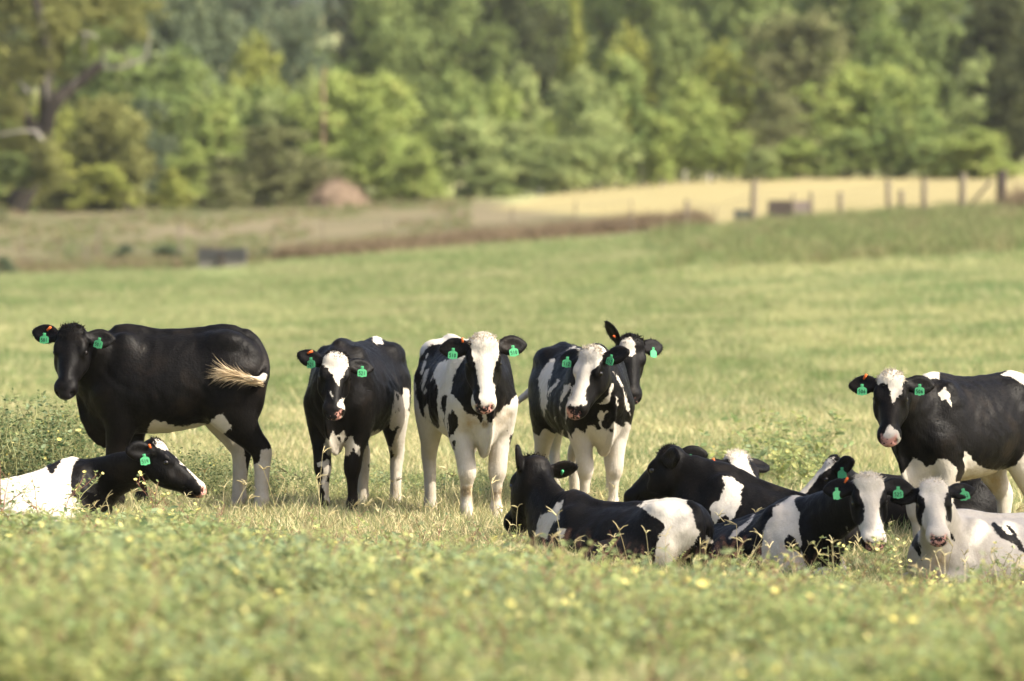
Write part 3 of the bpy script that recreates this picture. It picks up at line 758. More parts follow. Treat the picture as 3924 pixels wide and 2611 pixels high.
HERD = [
 dict(key='501', pose='stand', px=662, d=41.0, yaw=-90, s=1.02, lx=.785, seed=1, label='nearly all black standing heifer, side on, cream tail switch swung over its flank, tag 501',
      head=dict(px=272, py=1256, d=40.62, yaw=-9, pitch=62),
      legs=dict(FL=(.02, 0), FR=(-.12, 0), HL=(-.19, 0), HR=(-.03, 0)),
      ears=dict(R=(1, -.30, -.1), L=(1, -.05, -.25)),
      tail=[(-.63, 0, 1.215), (-.70, .02, 1.17), (-.775, .07, 1.06), (-.79, .15, .97), (-.75, .26, .925), (-.65, .30, .935), (-.58, .31, .955)], switch='cream', switch_len=.28, switch_droop=.42, mw=.9,
      coat=[('BK', 'w', z1(1040,830,1075,755,1160,770,1250,805,1320,800,1400,775,1470,790,1520,735,1600,700,1650,710,1660,760,1600,850,1300,930,1040,900)),
            ('K-', 'w', z1(1470,800,1520,735,1640,705,1690,850,1720,930,1745,1100,1760,1500,1500,1500)),
            ('K+', 'w', z1(1750,1060,1800,1072,1835,1050,1840,975,1870,960,1980,960,1980,1500,1690,1500)), ('K+', 'b', z1(1500,600,1990,600,1990,940,1870,958,1838,975,1834,1050,1800,1070,1750,1055,1700,900)),
            ('F-', 'w', z1(725,905,780,855,870,870,830,910,795,930,800,1500,745,1500,740,940)),
            ('T', 'w', lambda q: (q[:, 1] - .215) * 400)],
      tags=[dict(ear='R', num='501', yaw=-15), dict(ear='L', num='501', yaw=-20, roll=-12)], buttons=[dict(ear='R', t=.10, lean=-.6)]),
 dict(key='514', pose='lie', px=160, d=39.3, yaw=145, s=.90, dz=-.085, pitch=-10, seed=2, label='lying heifer in right profile with white rear and black neck, tag 514',
      head=dict(px=602, py=1690, d=39.3, yaw=84, pitch=42, s=1.05), ears=dict(R=(.5, -.7, -.55), L=(.9, -.3, -.2)), earn=dict(R=(1, .2, .3)),
      coat=[('BNFK', 'w', zC(-900,500,560,380,720,330,1000,300,1480,300,1480,460,1300,465,1200,560,1160,700,1140,850,1150,1050,1280,1210,1350,1900,-900,1900)),
            ('BNK', 'b', zC(715,560,760,420,1000,400,1000,490,960,600,850,730,790,750,765,660)),
            ('H', 'w', z1(1080,910,1120,840,1250,840,1340,960,1430,1080,1540,1160,1560,1260,1465,1285,1405,1212,1368,1152,1278,1062,1215,982,1095,945))],
      tags=[dict(ear='R', num='514', yaw=12, roll=8, t=.09, off=.03)], buttons=[dict(ear='R', t=.045, lean=.4)], pink=.25),
 dict(key='521', pose='stand', px=1372, d=41.1, yaw=-17, s=.95, seed=3, label='black standing heifer with a white heart star on the forehead and two readable tags 521',
      head=dict(px=1287, py=1360, d=40.25, yaw=6, pitch=60, roll=4, s=.98), ears=dict(R=(1, -.38, -.1), L=(1, -.02, -.2)), legs=dict(FL=(.0, -.02), FR=(.03, .0)),
      coat=[('H', 'w', z2(320,340,350,305,410,250,500,280,545,320,525,380,490,440,465,480,460,515,440,490,400,420,360,370)),
            ('H', 'w', z2(480,590,520,635,540,700,525,745,490,735,500,690,450,655,440,640,465,620)), ('H', 'w', z2(375,725,420,740,490,732,485,780,430,790,390,770)), ('H', 'w', z2(388,550,398,548,418,590,410,603)),
            ('BNF', 'w', z2(350,930,370,885,395,905,415,830,430,870,470,855,490,835,505,875,560,868,572,920,600,940,615,990,600,1010,560,960,530,1010,470,1010,440,1080,410,1020,370,990)),
            ('BN', 'b', z2(440,880,455,870,485,910,470,925)), ('BN', 'b', z2(500,880,520,890,515,930,500,920)),
            ('B', 'w', z2(665,850,750,825,742,862,695,905,800,830,800,850,740,895,680,945,660,930)),
            ('BK', 'w', z2(855,545,880,560,900,590,918,530,960,540,950,700,920,800,870,800,840,832,812,812,830,740,845,650)), ('BK', 'b', z2(868,575,885,590,880,620,872,610)), ('BK', 'b', z2(845,690,862,684,858,700,846,702)), ('BK', 'b', z2(875,675,888,672,884,695)),
            ('K+', 'w', z2(757,1062,778,1010,790,965,785,935,800,930,830,960,838,930,850,880,880,820,930,700,980,700,980,1550,700,1550,740,1100)), ('K+', 'b', z2(790,985,830,965,845,1000,840,1030,815,1020)),
            ('K-', 'w', z2(640,930,690,950,740,1000,765,1080,765,1550,570,1550,590,1100,630,980)), ('K-', 'b', z2(655,1065,680,1070,700,1110,705,1170,680,1175,675,1120)),
            ('F-', 'w', z2(300,1060,340,1045,385,1035,395,1090,430,1150,440,1220,430,1245,390,1250,390,1290,425,1290,405,1310,395,1550,365,1550,385,1340,350,1310,355,1280,340,1230,335,1150,350,1130,340,1090,310,1085)), ('F-', 'b', z2(365,1195,380,1150,402,1192,390,1203)),
            ('B', 'w', z2(690,150,760,150,770,225,720,217,700,200))],
      tags=[dict(ear='R', num='521', yaw=-30, roll=6), dict(ear='L', num='521', yaw=8, roll=-3, t=.115)], buttons=[dict(ear='R', t=.13, lean=-.8)], pink=-.1, pink_side=.9),
 dict(key='510', pose='stand', px=1783, d=40.5, yaw=15, s=.98, seed=4, base='white', forelock='grey', label='standing heifer facing the camera with a broad white face and white legs, tags 510',
      head=dict(px=1853, py=1294, d=39.55, yaw=2, pitch=69, s=1.04), ears=dict(R=(1, .0, -.2), L=(1, -.16, -.2)), legs=dict(FR=(.06, 0, .02), FL=(0, 0, 0), HL=(.02, 0)),
      coat=[EARS_BLACK,
            ('H', 'b', z3(380,180,470,200,475,270,495,350,510,400,515,460,530,520,525,580,535,650,515,655,490,610,488,580,470,560,360,560)), ('H', 'b', z3(690,180,665,250,668,310,640,360,622,430,630,500,645,540,655,555,760,560,760,180)),
            ('NB', 'b', z3(430,320,370,395,340,480,325,590,330,690,350,680,380,697,415,683,450,715,500,722,540,772,555,755,552,690,580,690,585,783,615,780,655,720,690,672,740,645,772,598,820,560,800,400,740,280,600,180)),
            ('BK', 'b', z3(70,390,120,290,185,225,290,215,320,325,245,355,215,400,205,440,220,490,236,520,232,620,240,720,250,800,235,815,200,790,180,740,160,640,140,680,150,750,120,720,80,600)),
            ('BK', 'w', z3(108,430,160,285,168,300,142,380,125,440)), ('BK', 'w', z3(112,520,150,400,175,395,150,470,128,550)), ('BK', 'w', z3(183,475,208,430,197,482)), ('BK', 'w', z3(133,565,148,528,154,552,142,578)),
            ('B', 'b', z3(255,600,270,585,325,585,332,690,322,800,290,808,275,770,280,720,255,670)), ('BF', 'b', z3(310,720,345,685,375,740,380,790,345,860,315,875,305,780)), ('F', 'b', z3(336,905,354,898,361,960,345,972)),
            ('F', 'b', z3(722,830,732,825,733,850,725,855)), ('F', 'b', z3(746,870,775,850,770,950,740,955))],
      dirt=[(1790, 1885, 29), (1908, 1892, 29), (1800, 1618, 40), (1925, 1605, 36), (1858, 1625, 14)],
      tags=[dict(ear='R', num='510', yaw=-6, roll=-4, t=.115), dict(ear='L', num='510', yaw=16, roll=8)], buttons=[dict(ear='R', t=.055, lean=0, up=.04)], pink=.05, pink_side=.5),
 dict(key='512', pose='stand', px=2225, d=41.6, yaw=19, s=.93, seed=5, forelock='grey', label='standing heifer with a white blaze, head turned left, white legs below black flanks, tags 512',
      head=dict(px=2262, py=1338, d=40.7, yaw=-36, pitch=61, s=1.08), ears=dict(R=(1, -.1, -.1), L=(.9, -.25, .0)), earn=dict(L=(.1, 0, 1)),
      tail=[(-.63, 0, 1.215), (-.69, .02, 1.17), (-.71, -.08, 1.02), (-.68, -.20, .90), (-.66, -.32, .83), (-.66, -.42, .80)], switch='grey', switch_len=.24, switch_droop=.05,
      coat=[LEGS_WHITE, EARS_BLACK, ('T', 'w', lambda q: (np.abs(q[:, 1]) - .12) * 400),
            ('H', 'w', z4(280,420,330,330,430,290,470,240,540,220,600,250,650,270,660,300,620,330,590,360,575,400,530,430,505,480,510,530,505,555,485,580,475,630,490,660,480,700,440,690,400,700,380,690,350,690,330,720,345,770,420,775,350,800,290,780,290,680,345,640,372,560,300,500)),
            ('HN', 'w', z4(510,745,560,690,630,650,650,610,680,520,690,560,655,670,625,725,600,800,570,760,555,748)),
            ('BNFK', 'w', z4(120,960,170,965,190,992,215,940,260,945,290,930,305,880,325,962,365,940,375,990,380,900,400,870,430,870,470,895,495,850,540,845,560,880,590,872,600,862,625,880,640,890,660,870,680,830,700,822,740,850,770,852,790,800,805,830,900,900,900,1700,60,1700)),
            ('F', 'b', z4(565,905,590,885,592,940,570,950)), ('BF', 'b', z4(650,880,680,865,685,890,655,895)),
            ('B', 'w', z4(120,490,150,430,220,345,248,350,240,420,200,510,190,600,195,660,165,778,148,700,135,600)), ('B', 'w', z4(195,592,270,498,288,510,210,605,198,645)), ('B', 'b', z4(200,505,245,495,235,530,205,548)),
            ('BN', 'w', z4(300,610,318,540,360,528,355,580,312,640,288,675)), ('BN', 'w', z4(325,780,345,660,372,560,392,540,370,640,345,700,338,860)), ('B', 'w', z4(282,712,300,712,292,732,282,730)), ('B', 'w', z4(245,785,258,775,252,812)),
            ('NB', 'w', z4(690,440,715,470,760,560,800,680,815,760,785,720,765,590,720,500)), ('NB', 'w', z4(705,625,716,640,720,700,712,690)), ('NB', 'w', z4(560,745,600,740,625,760,600,830,605,870,585,860,580,800)), ('NB', 'w', z4(620,760,640,725,645,745)),
            ('B', 'w', z4(340,285,385,250,440,265,450,305,420,330,390,312))],
      tags=[dict(ear='R', num='512', yaw=-10, roll=-6), dict(ear='L', num='512', yaw=-40, roll=-14)], pink=.12, pink_side=-.7),
 dict(key='rear', pose='stand', px=2240, d=43.4, yaw=14, s=.88, seed=6, label='black heifer with a white star whose raised head shows behind the white blazed one',
      head=dict(px=2428, py=1296, d=42.4, yaw=20, pitch=64, roll=9, s=1.1), ears=dict(R=(.75, -1.0, .1), L=(1, -.28, -.2)), earn=dict(R=(1, .5, .0)), ear_t=.62,
      coat=[LEGS_WHITE, ('H', 'w', z4(728,205,820,183,850,230,852,300,832,332,742,290,745,240))],
      tags=[dict(ear='L', num=None, blank=True, yaw=45, t=.085, roll=-4)], buttons=[dict(ear='R', t=.08, lean=.2)], pink=-.3),
 dict(key='blackback', pose='lie', px=2405, d=37.6, yaw=-131, s=.90, seed=7, side=1, dz=-.10, pitch=2, label='black lying heifer with a white rump, seen from behind, looking away to the left',
      neckw=1.3, neckd=1.5, neckarc=-.10, head=dict(px=2040, py=1758, d=38.3, yaw=-156, pitch=52, s=1.25), ear_s=.85, ear_t=.75, ears=dict(L=(.40, -1.0, .1), R=(1, -.10, 0)), earn=dict(L=(1, .3, .5)),
      coat=[('BK', 'w', z5(1350,640,1500,560,1620,520,1710,500,1850,600,1890,780,1895,830,1950,890,2085,995,1900,1015,1800,1070,1740,1110,1700,1180,1600,1400,1480,1400,1530,1000,1560,910,1610,850,1580,800,1480,730)),
            ('BNF', 'w', z5(640,590,605,700,605,760,560,800,520,850,490,960,370,920,430,730,530,700,580,620)), ('BF', 'w', z5(590,850,665,865,640,940,600,970))],
      tags=[dict(ear='R', num=None, blank=True, yaw=160, t=.10, pin=True)]),
 dict(key='saddle', pose='lie', px=2915, d=39.0, yaw=-114, s=.90, pitch=-17, dz=-.07, seed=8, label='black lying heifer in left profile with a ragged white saddle over its shoulder',
      neckw=1.2, neckd=1.2, head=dict(px=2558, py=1716, d=39.2, yaw=-116, pitch=45, s=1.15, len=.86), ears=dict(L=(.6, -.6, -.45), R=(.55, -.65, -.5)), earn=dict(L=(1, 0, .2), R=(1, .2, .3)),
      coat=[('BNF', 'w', z6(170,380,250,380,390,470,355,560,370,650,320,720,300,790,255,870,240,800,215,775,140,810,105,885,80,800,50,720,80,660,140,620,200,520,210,470))],
      tags=[dict(ear='R', num=None, blank=True, yaw=150, t=.10, pin=True)]),
 dict(key='curl', pose='lie', px=2800, d=40.7, yaw=15, s=.80, dz=-.12, seed=9, forelock='white', label='lying heifer of which only the curly white poll and an orange button show',
      head=dict(px=2828, py=1738, d=40.0, yaw=38, pitch=40, s=1.2), ears=dict(R=(1, .05, -.1), L=(1, .1, -.1)), flock_n=700,
      coat=[('H', 'w', zD(380,380,420,120,560,60,700,90,760,290,830,430,870,720,640,720,600,520,500,450))],
      buttons=[dict(ear='R', t=.13, lean=.2, up=.03)]),
 dict(key='profile', pose='lie', px=3520, d=40.7, yaw=-82, s=.88, dz=-.06, seed=10, label='black lying heifer in left profile with a narrow white blaze, behind tag 525',
      head=dict(px=3187, py=1760, d=40.3, yaw=-78, pitch=45), ears=dict(L=(.9, -.6, -.1), R=(.9, -.5, .1)), earn=dict(L=(.8, .2, .6)),
      coat=[('H', 'w', zD(1800,60,1690,100,1590,210,1510,280,1450,360,1400,450,1280,570,1150,670,1180,780,1390,765,1420,700,1540,570,1620,452,1660,400,1735,345,1810,300,1850,300,1860,210))],
      tags=[dict(ear='L', num='506', blank=True, yaw=-25, roll=4, t=.11, off=.03)]),
 dict(key='525', pose='lie', px=2930, d=37.75, yaw=42, s=.95, seed=11, dz=-.16, pitch=-16, forelock='white', label='lying heifer with a white barrel band and wide blaze, tag 525',
      head=dict(px=3328, py=1826, d=36.85, yaw=4, pitch=60, roll=-2, s=1.02), ears=dict(R=(1, -.10, -.3), L=(1, .08, -.1)), knee={-1: (.72, -.16, .17), 1: (.62, .20, .10)},
      coat=[('BFK', 'w', z6(690,700,870,580,980,540,1035,615,980,660,950,760,940,870,960,960,975,1050,985,1290,960,1290,970,1160,940,1060,880,970,850,960,810,1010,805,1100,840,1200,880,1290,880,1700,500,1700,560,1200,590,950,620,850,680,770)),
            ('BK', 'w', z6(495,765,430,840,300,925,240,1010,320,985,420,895,485,815)),
            ('H', 'w', z6(1440,410,1490,370,1540,330,1640,320,1760,310,1790,430,1820,490,1770,570,1750,680,1760,780,1790,860,1840,880,1850,1000,1800,1060,1640,1050,1560,980,1540,920,1535,880,1570,870,1600,790,1610,720,1580,620,1545,510)),
            ('NB', 'w', z6(1420,890,1440,940,1500,980,1560,970,1680,1050,1640,1110,1600,1180,1560,1400,1480,1400,1500,1100,1490,1020)),
            ('F', 'w', lambda q: np.where(q[:, 0] > .30, 40.0, -40.0))],
      dirt=[(3185, 2170, 30)],
      tags=[dict(ear='R', num='525', blank=True, yaw=30, roll=3, t=.12), dict(ear='L', num='525', yaw=2, t=.11)], buttons=[dict(ear='R', t=.06, lean=-.5, up=.045)], pink=.05),
 dict(key='511', pose='lie', px=3850, d=37.6, yaw=-58, s=.95, seed=12, dz=-.07, pitch=-2, base='white', forelock='white', label='mostly white lying heifer with black eye patches and speckled pink nose, tag 511',
      head=dict(px=3578, py=1846, d=36.9, yaw=3, pitch=47, s=.98), ears=dict(R=(1, .15, -.2), L=(1, -.18, -.1)),
      coat=[EARS_BLACK, ('H', 'b', zG(440,360,560,380,640,430,650,500,640,570,620,680,605,780,570,750,520,680,440,690)), ('H', 'b', zG(930,200,980,270,950,350,910,440,900,500,920,560,930,620,920,680,950,750,1040,740,1080,400,1010,220)),
            ('NBF', 'b', zG(430,900,470,860,520,720,560,860,570,930,560,960,600,1060,620,1240,590,1190,520,1080,450,990)), ('NBF', 'b', zG(330,822,380,750,460,690,470,702,440,752,380,792)), ('NBF', 'b', zG(955,880,985,855,1030,940,1048,1000,990,960)),
            ('BK', 'b', zG(1510,728,1560,750,1650,830,1720,900,1770,900,1740,850,1665,757,1750,800,1830,880,1840,940,1900,1010,1960,1160,1860,1110,1800,1010,1700,990,1600,920,1530,830,1500,780))],
      dirt=[(3600, 2150, 40), (3470, 2110, 30), (3590, 2190, 30)],
      tags=[dict(ear='L', num='511', yaw=4, roll=14, t=.12)], pink=.07),
 dict(key='506', pose='stand', px=3720, d=39.7, yaw=-45, s=.98, dz=-.07, seed=13, forelock='grey', label='black standing heifer with a pale triangle on the forehead and a pink muzzle, tags 506',
      head=dict(px=3414, py=1434, d=38.95, yaw=-8, pitch=63), ears=dict(R=(1, -.02, -.2), L=(1, -.03, -.2)),
      coat=[LEGS_WHITE, ('H', 'w', z7(360,110,410,50,520,40,560,100,540,170,535,220,500,260,480,300,465,280,460,220,440,170,410,150,375,165)), ('H', 'w', z7(455,435,510,475,540,540,510,580,450,580,412,540,405,500,430,460)),
            ('BN', 'w', z7(600,120,690,50,785,40,782,130,690,125,650,115)), ('BN', 'w', z7(770,225,820,180,850,220,866,312,830,265,800,275)),
            ('BNF', 'w', z7(540,760,580,700,610,652,650,670,700,712,740,702,780,658,850,670,896,720,900,820,890,900,860,1300,520,1300,530,760)),
            ('BK', 'w', z7(902,800,930,700,960,612,990,640,1040,700,1110,730,1180,740,1250,720,1300,700,1340,640,1380,580,1500,650,1500,950,900,950)),
            ('B', 'w', z7(1195,98,1250,60,1450,60,1450,180,1340,165,1280,120))],
      dirt=[(3720, 1850, 60), (3800, 1850, 60)],
      tags=[dict(ear='R', num='506', yaw=-6), dict(ear='L', num='506', yaw=-10)], buttons=[dict(ear='R', t=.10, lean=-.5, up=.05)], pink=.35, pink_side=.35),
]
# ---------------------------------------------------------------- ground sheet
def build_ground():
    us = np.concatenate([np.linspace(-3.2, -.62, 14), np.linspace(-.6, .6, 111), np.linspace(.62, 3.2, 14)])     # bearing, in frame half widths x 2
    ds = np.concatenate([np.linspace(-40, 4, 6), np.linspace(6, 24, 20), np.linspace(24.5, 60, 140), np.geomspace(61, 380, 120), np.geomspace(390, 1500, 30)])
    U, D = np.meshgrid(us, ds)
    X = U * (3924 / FPX) * np.maximum(D, 0) + U * np.where(D < 60, 8.0, 8.0); Y = D
    # near the camera the fan opens on a constant width so the sheet also reaches behind the viewer
    Z = np.where(Y > 5, ghv(X.ravel(), np.maximum(Y, 5).ravel()).reshape(X.shape), gh(0, 5))
    V = np.stack([X.ravel(), Y.ravel(), Z.ravel()], -1); n = len(us)
    i, j = np.meshgrid(np.arange(n - 1), np.arange(len(ds) - 1))
    a = (j * n + i).ravel()
    F = np.stack([a, a + 1, a + 1 + n, a + n], -1)
    me = mesh_np('meadow', V, F)
    fx, fy = px_of(np.stack([V[:, 0], np.maximum(V[:, 1], 5), V[:, 2]], -1))
    far = V[:, 1] > 120
    tan = poly_sd(fx, fy, [(1880, 800), (2000, 780), (2150, 735), (2400, 700), (2700, 684), (3100, 674), (3500, 674), (6000, 670), (6000, 828), (3924, 815), (3500, 828), (3200, 845), (2900, 868), (2650, 868), (2350, 832), (2100, 812)])
    brown = poly_sd(fx, fy, [(-3000, 740), (900, 740), (1900, 770), (2100, 806), (2350, 828), (2650, 866), (2760, 880), (2500, 905), (2000, 930), (1500, 965), (1100, 1000), (700, 1030), (0, 1052), (-3000, 1075)])
    shade = poly_sd(fx, fy, [(-3000, 700), (300, 760), (700, 800), (420, 850), (-3000, 880)])
    fattr(me, 'tan', np.where(far, np.clip(tan / 10 + .5, 0, 1), 0))
    lush = np.clip((poly_sd(fx, fy, [(2500, 760), (6000, 700), (6000, 1010), (3924, 960), (3200, 960), (2700, 1000), (2300, 950)]) + 40) / 80, 0, 1)
    lush = np.maximum(lush, .8 * np.clip((poly_sd(fx, fy, [(-3000, 1060), (0, 1045), (900, 1015), (2000, 920), (2500, 900), (2600, 1050), (1600, 1120), (700, 1180), (0, 1230), (-3000, 1260)]) + 30) / 60, 0, 1))
    fattr(me, 'lush', np.where(V[:, 1] > 70, lush, 0))
    fattr(me, 'brown', np.where(far, np.clip(brown / 12 + .5, 0, 1), 0))
    t = NT('meadow_ground'); pos = t.pos()
    m = t.n('ShaderNodeMapping'); m.inputs['Scale'].default_value = (1, .32, 1); t.l(pos, m.inputs[0]); p2 = m.outputs[0]
    big = t.noise(p2, .16, 4, .6); mid = t.noise(p2, .9, 4, .65); fine = t.noise(pos, 14, 4, .7)
    green = t.ramp(big, [(.32, (.165, .225, .080)), (.48, (.300, .320, .138)), (.64, (.430, .395, .205))])
    green = t.mix(t.maprange(mid, .35, .68), green, (.330, .330, .150)); green = t.mix(t.maprange(mid, .62, .78), green, (.18, .225, .07))
    green = t.mix(t.maprange(fine, .3, .7), t.mix(.3, green, (.14, .17, .06)), green)
    green = t.mix(t.math('MULTIPLY', t.attr('lush'), .85), green, t.mix(mid, (.135, .20, .065), (.215, .265, .10)))
    br = t.ramp(t.noise(p2, .11, 5, .65), [(.33, (.095, .105, .045)), (.5, (.150, .133, .070)), (.68, (.190, .158, .095))])
    tn = t.mix(t.noise(p2, .13, 4), (.285, .240, .105), (.345, .295, .145))
    col = t.mix(t.attr('brown'), green, br); col = t.mix(t.attr('tan'), col, tn)
    t.bsdf(col, .95, .1, t.bump(t.math('ADD', t.noise(pos, 3, 6, .7), fine), .6, .08))
    o = link_mesh('meadow', me, t.m); tag(o, kind='structure')
    return o

def world_noise(pts, scale, seed):
    """cheap smooth value noise at 2-D points, 0..1"""
    r = np.random.default_rng(seed); T = r.random((64, 64))
    q = pts * scale; i = np.floor(q).astype(int); f = q - i; f = f * f * (3 - 2 * f)
    g = lambda a, b: T[(i[:, 0] + a) % 64, (i[:, 1] + b) % 64]
    return (g(0, 0) * (1 - f[:, 0]) + g(1, 0) * f[:, 0]) * (1 - f[:, 1]) + (g(0, 1) * (1 - f[:, 0]) + g(1, 1) * f[:, 0]) * f[:, 1]

# ---------------------------------------------------------------- grass and weeds: small source clumps scattered by geometry nodes, each scatter ONE object
def leaf_material(name, lo, hi, alt=None, trans=.35, patch=.8):
    t = NT(name); pos = t.pos()
    c = t.mix(t.rnd(), lo, hi)
    if alt is not None: c = t.mix(t.maprange(t.noise(pos, patch, 3), .45, .62), c, alt)
    f = t.noise(pos, 18, 2)
    c = t.mix(t.maprange(f, .3, .7, 0, .35), c, t.mix(.45, c, (.06, .08, .03)))
    t.leaf(c, trans); return t.m

def src_object(name, V, F, mats, mi=None):
    me = bpy.data.meshes.new(name); me.from_pydata([tuple(v) for v in V], [], [tuple(f) for f in F])
    for m in mats: me.materials.append(m)
    if mi is not None: me.polygons.foreach_set('material_index', mi)
    me.update()
    return bpy.data.objects.new(name, me)

def blade(V, F, MI, base, ang, lean, L, w, m, rng, seg=3, curl=1.0):
    d = np.array([math.cos(ang) * lean, math.sin(ang) * lean, 1.0]); d /= np.linalg.norm(d)
    sd = np.array([-math.sin(ang + rng.normal() * .6), math.cos(ang + rng.normal() * .6), 0]); q = np.array(base, float); b = len(V)
    for i in range(seg + 1):
        ww = w * (1 - (i / seg) ** 1.6) * .5 + .0004
        V.append(q - sd * ww); V.append(q + sd * ww)
        d = d + np.array([math.cos(ang), math.sin(ang), -.35]) * curl * .28; d /= np.linalg.norm(d); q = q + d * L / seg
    for i in range(seg): F.append((b + 2 * i, b + 2 * i + 1, b + 2 * i + 3, b + 2 * i + 2)); MI.append(m)
    return q

def tube_np(V, F, MI, pts, r0, r1, m, k=4):
    b = len(V); n = len(pts)
    for i, p in enumerate(pts):
        p = np.array(p, float); ax = np.array(pts[min(i + 1, n - 1)], float) - np.array(pts[max(i - 1, 0)], float); ax /= max(np.linalg.norm(ax), 1e-9)
        s = np.cross(ax, (0.31, .95, .02)); s /= max(np.linalg.norm(s), 1e-9); u = np.cross(ax, s); r = r0 + (r1 - r0) * i / (n - 1)
        for j in range(k): a = 2 * math.pi * j / k; V.append(p + (s * math.cos(a) + u * math.sin(a)) * r)
    for i in range(n - 1):
        for j in range(k): F.append((b + i * k + j, b + i * k + (j + 1) % k, b + (i + 1) * k + (j + 1) % k, b + (i + 1) * k + j)); MI.append(m)

def oval_leaf(V, F, MI, base, d, nrm, L, w, m):
    d = d / np.linalg.norm(d); s = np.cross(d, nrm); s /= max(np.linalg.norm(s), 1e-6); b = len(V)
    up = np.cross(s, d)
    V += [base, base + d * L * .35 + s * w * .5 + up * L * .06, base + d * L * .75 + s * w * .36 + up * L * .04, base + d * L, base + d * L * .75 - s * w * .36 + up * L * .04, base + d * L * .35 - s * w * .5 + up * L * .06, base + d * L * .5 - up * L * .03]
    for a, c in ((0, 1), (1, 2), (2, 3), (3, 4), (4, 5), (5, 0)): F.append((b + a, b + c, b + 6)); MI.append(m)

def flower(V, F, MI, c, nrm, r, m, mc):
    nrm = nrm / np.linalg.norm(nrm); a0 = np.cross(nrm, (.3, .2, .9)); a0 /= np.linalg.norm(a0); a1 = np.cross(nrm, a0)
    for k in range(5):
        t = 2 * math.pi * k / 5; d = a0 * math.cos(t) + a1 * math.sin(t); s = -a0 * math.sin(t) + a1 * math.cos(t); b = len(V)
        V += [c, c + d * r * .7 + s * r * .45 + nrm * r * .25, c + d * r * 1.05 + nrm * r * .35, c + d * r * .7 - s * r * .45 + nrm * r * .25]
        F.append((b, b + 1, b + 2, b + 3)); MI.append(m)
    b = len(V); V += [c + a0 * r * .2 + nrm * r * .2, c + a1 * r * .2 + nrm * r * .2, c - a0 * r * .2 + nrm * r * .2, c - a1 * r * .2 + nrm * r * .2]; F.append((b, b + 1, b + 2, b + 3)); MI.append(mc)

M_GRASS = leaf_material('grass_blade', (.280, .325, .135), (.450, .438, .225), (.175, .255, .100), .45, .35)
M_DRY = leaf_material('dry_blade', (.54, .45, .23), (.72, .64, .39), None, .30)
M_LUSH = leaf_material('lush_blade', (.120, .190, .068), (.220, .280, .110), (.33, .33, .17), .4, .25)
M_WEED = leaf_material('weed_leaf', (.225, .315, .130), (.400, .445, .190), (.320, .395, .225), .46, 1.3)
M_WEED2 = leaf_material('young_weed_leaf', (.370, .410, .150), (.470, .480, .200), None, .48)
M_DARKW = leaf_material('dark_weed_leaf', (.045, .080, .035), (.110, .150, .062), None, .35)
M_STEM = plain('red_stem', (.26, .13, .09), .8, .2, .35, 20)
M_GSTEM = plain('green_stem', (.27, .27, .12), .8, .2, .35, 20)
M_PETAL = leaf_material('petal', (.78, .68, .20), (.84, .78, .36), None, .30)
M_CORE = plain('flower_core', (.75, .55, .12))

def grass_clump(seed, n, L, dry, spread, w=.006):
    r = np.random.default_rng(seed); V, F, MI = [], [], []
    for _ in range(n):
        p = r.normal(size=2) * spread
        blade(V, F, MI, (p[0], p[1], -.01), r.uniform(0, 6.28), r.uniform(.05, .8), L * r.uniform(.5, 1.15), w * r.uniform(.6, 1.3), 1 if r.random() < dry else 0, r, 3, r.uniform(.4, 1.3))
    return src_object('grass_clump', V, F, [M_GRASS, M_DRY], MI)

def weed_geo(seed, h, nst=4, leaf=.032, fl=.35, dark=False, lean=.45, dens=1.0, young=.3):
    """branching weed: red stems, small oval leaves, pale yellow flowers. mats: stem, leaf, young leaf, petal, core"""
    r = np.random.default_rng(seed); V, F, MI = [], [], []; FL = []
    def stem(p, d, L, rad, lev):
        n = 5; pts = [p]; q = p.copy()
        for i in range(n):
            d = d + r.normal(size=3) * .13 + np.array([0, 0, .06]); d /= np.linalg.norm(d); q = q + d * L / n; pts.append(q.copy())
        tube_np(V, F, MI, pts, rad, rad * .45, 0)
        for k in range(int(L / .022 * dens)):
            t = r.uniform(.12, 1) * (n - .001); i = int(t); b = pts[i] + (pts[i + 1] - pts[i]) * (t - i)
            a = r.uniform(0, 6.28); dd = np.array([math.cos(a), math.sin(a), r.uniform(-.2, .7)]); sz = leaf * r.uniform(.55, 1.25) * (1.1 - .4 * t / n)
            oval_leaf(V, F, MI, b + dd * .004, dd, np.array([r.normal() * .5, r.normal() * .5, 1.0]), sz, sz * r.uniform(.42, .62), 2 if r.random() < young * (t / n + .4) else 1)
        if lev < 2:
            for k in range(r.integers(2, 4) if lev == 0 else r.integers(0, 3)):
                i = r.integers(1, n); a = r.uniform(0, 6.28)
                stem(pts[i], d * .6 + np.array([math.cos(a), math.sin(a), .35]) * .9, L * r.uniform(.35, .6), rad * .6, lev + 1)
        if r.random() < fl:
            FL.append(len(MI)); flower(V, F, MI, pts[-1], np.array([r.normal() * .6, -.5 + r.normal() * .5, .9]), r.uniform(.010, .015), 3, 4)
    for s in range(nst):
        a = r.uniform(0, 6.28); p = np.array([r.normal() * .02, r.normal() * .02, -.02])
        stem(p, np.array([math.cos(a) * lean, math.sin(a) * lean, 1.0]), h * r.uniform(.65, 1.05), .0045, 0)
    return V, F, MI
WM = lambda dark, red=False: [M_STEM if red else M_GSTEM, M_DARKW if dark else M_WEED, M_WEED if dark else M_WEED2, M_PETAL, M_CORE]

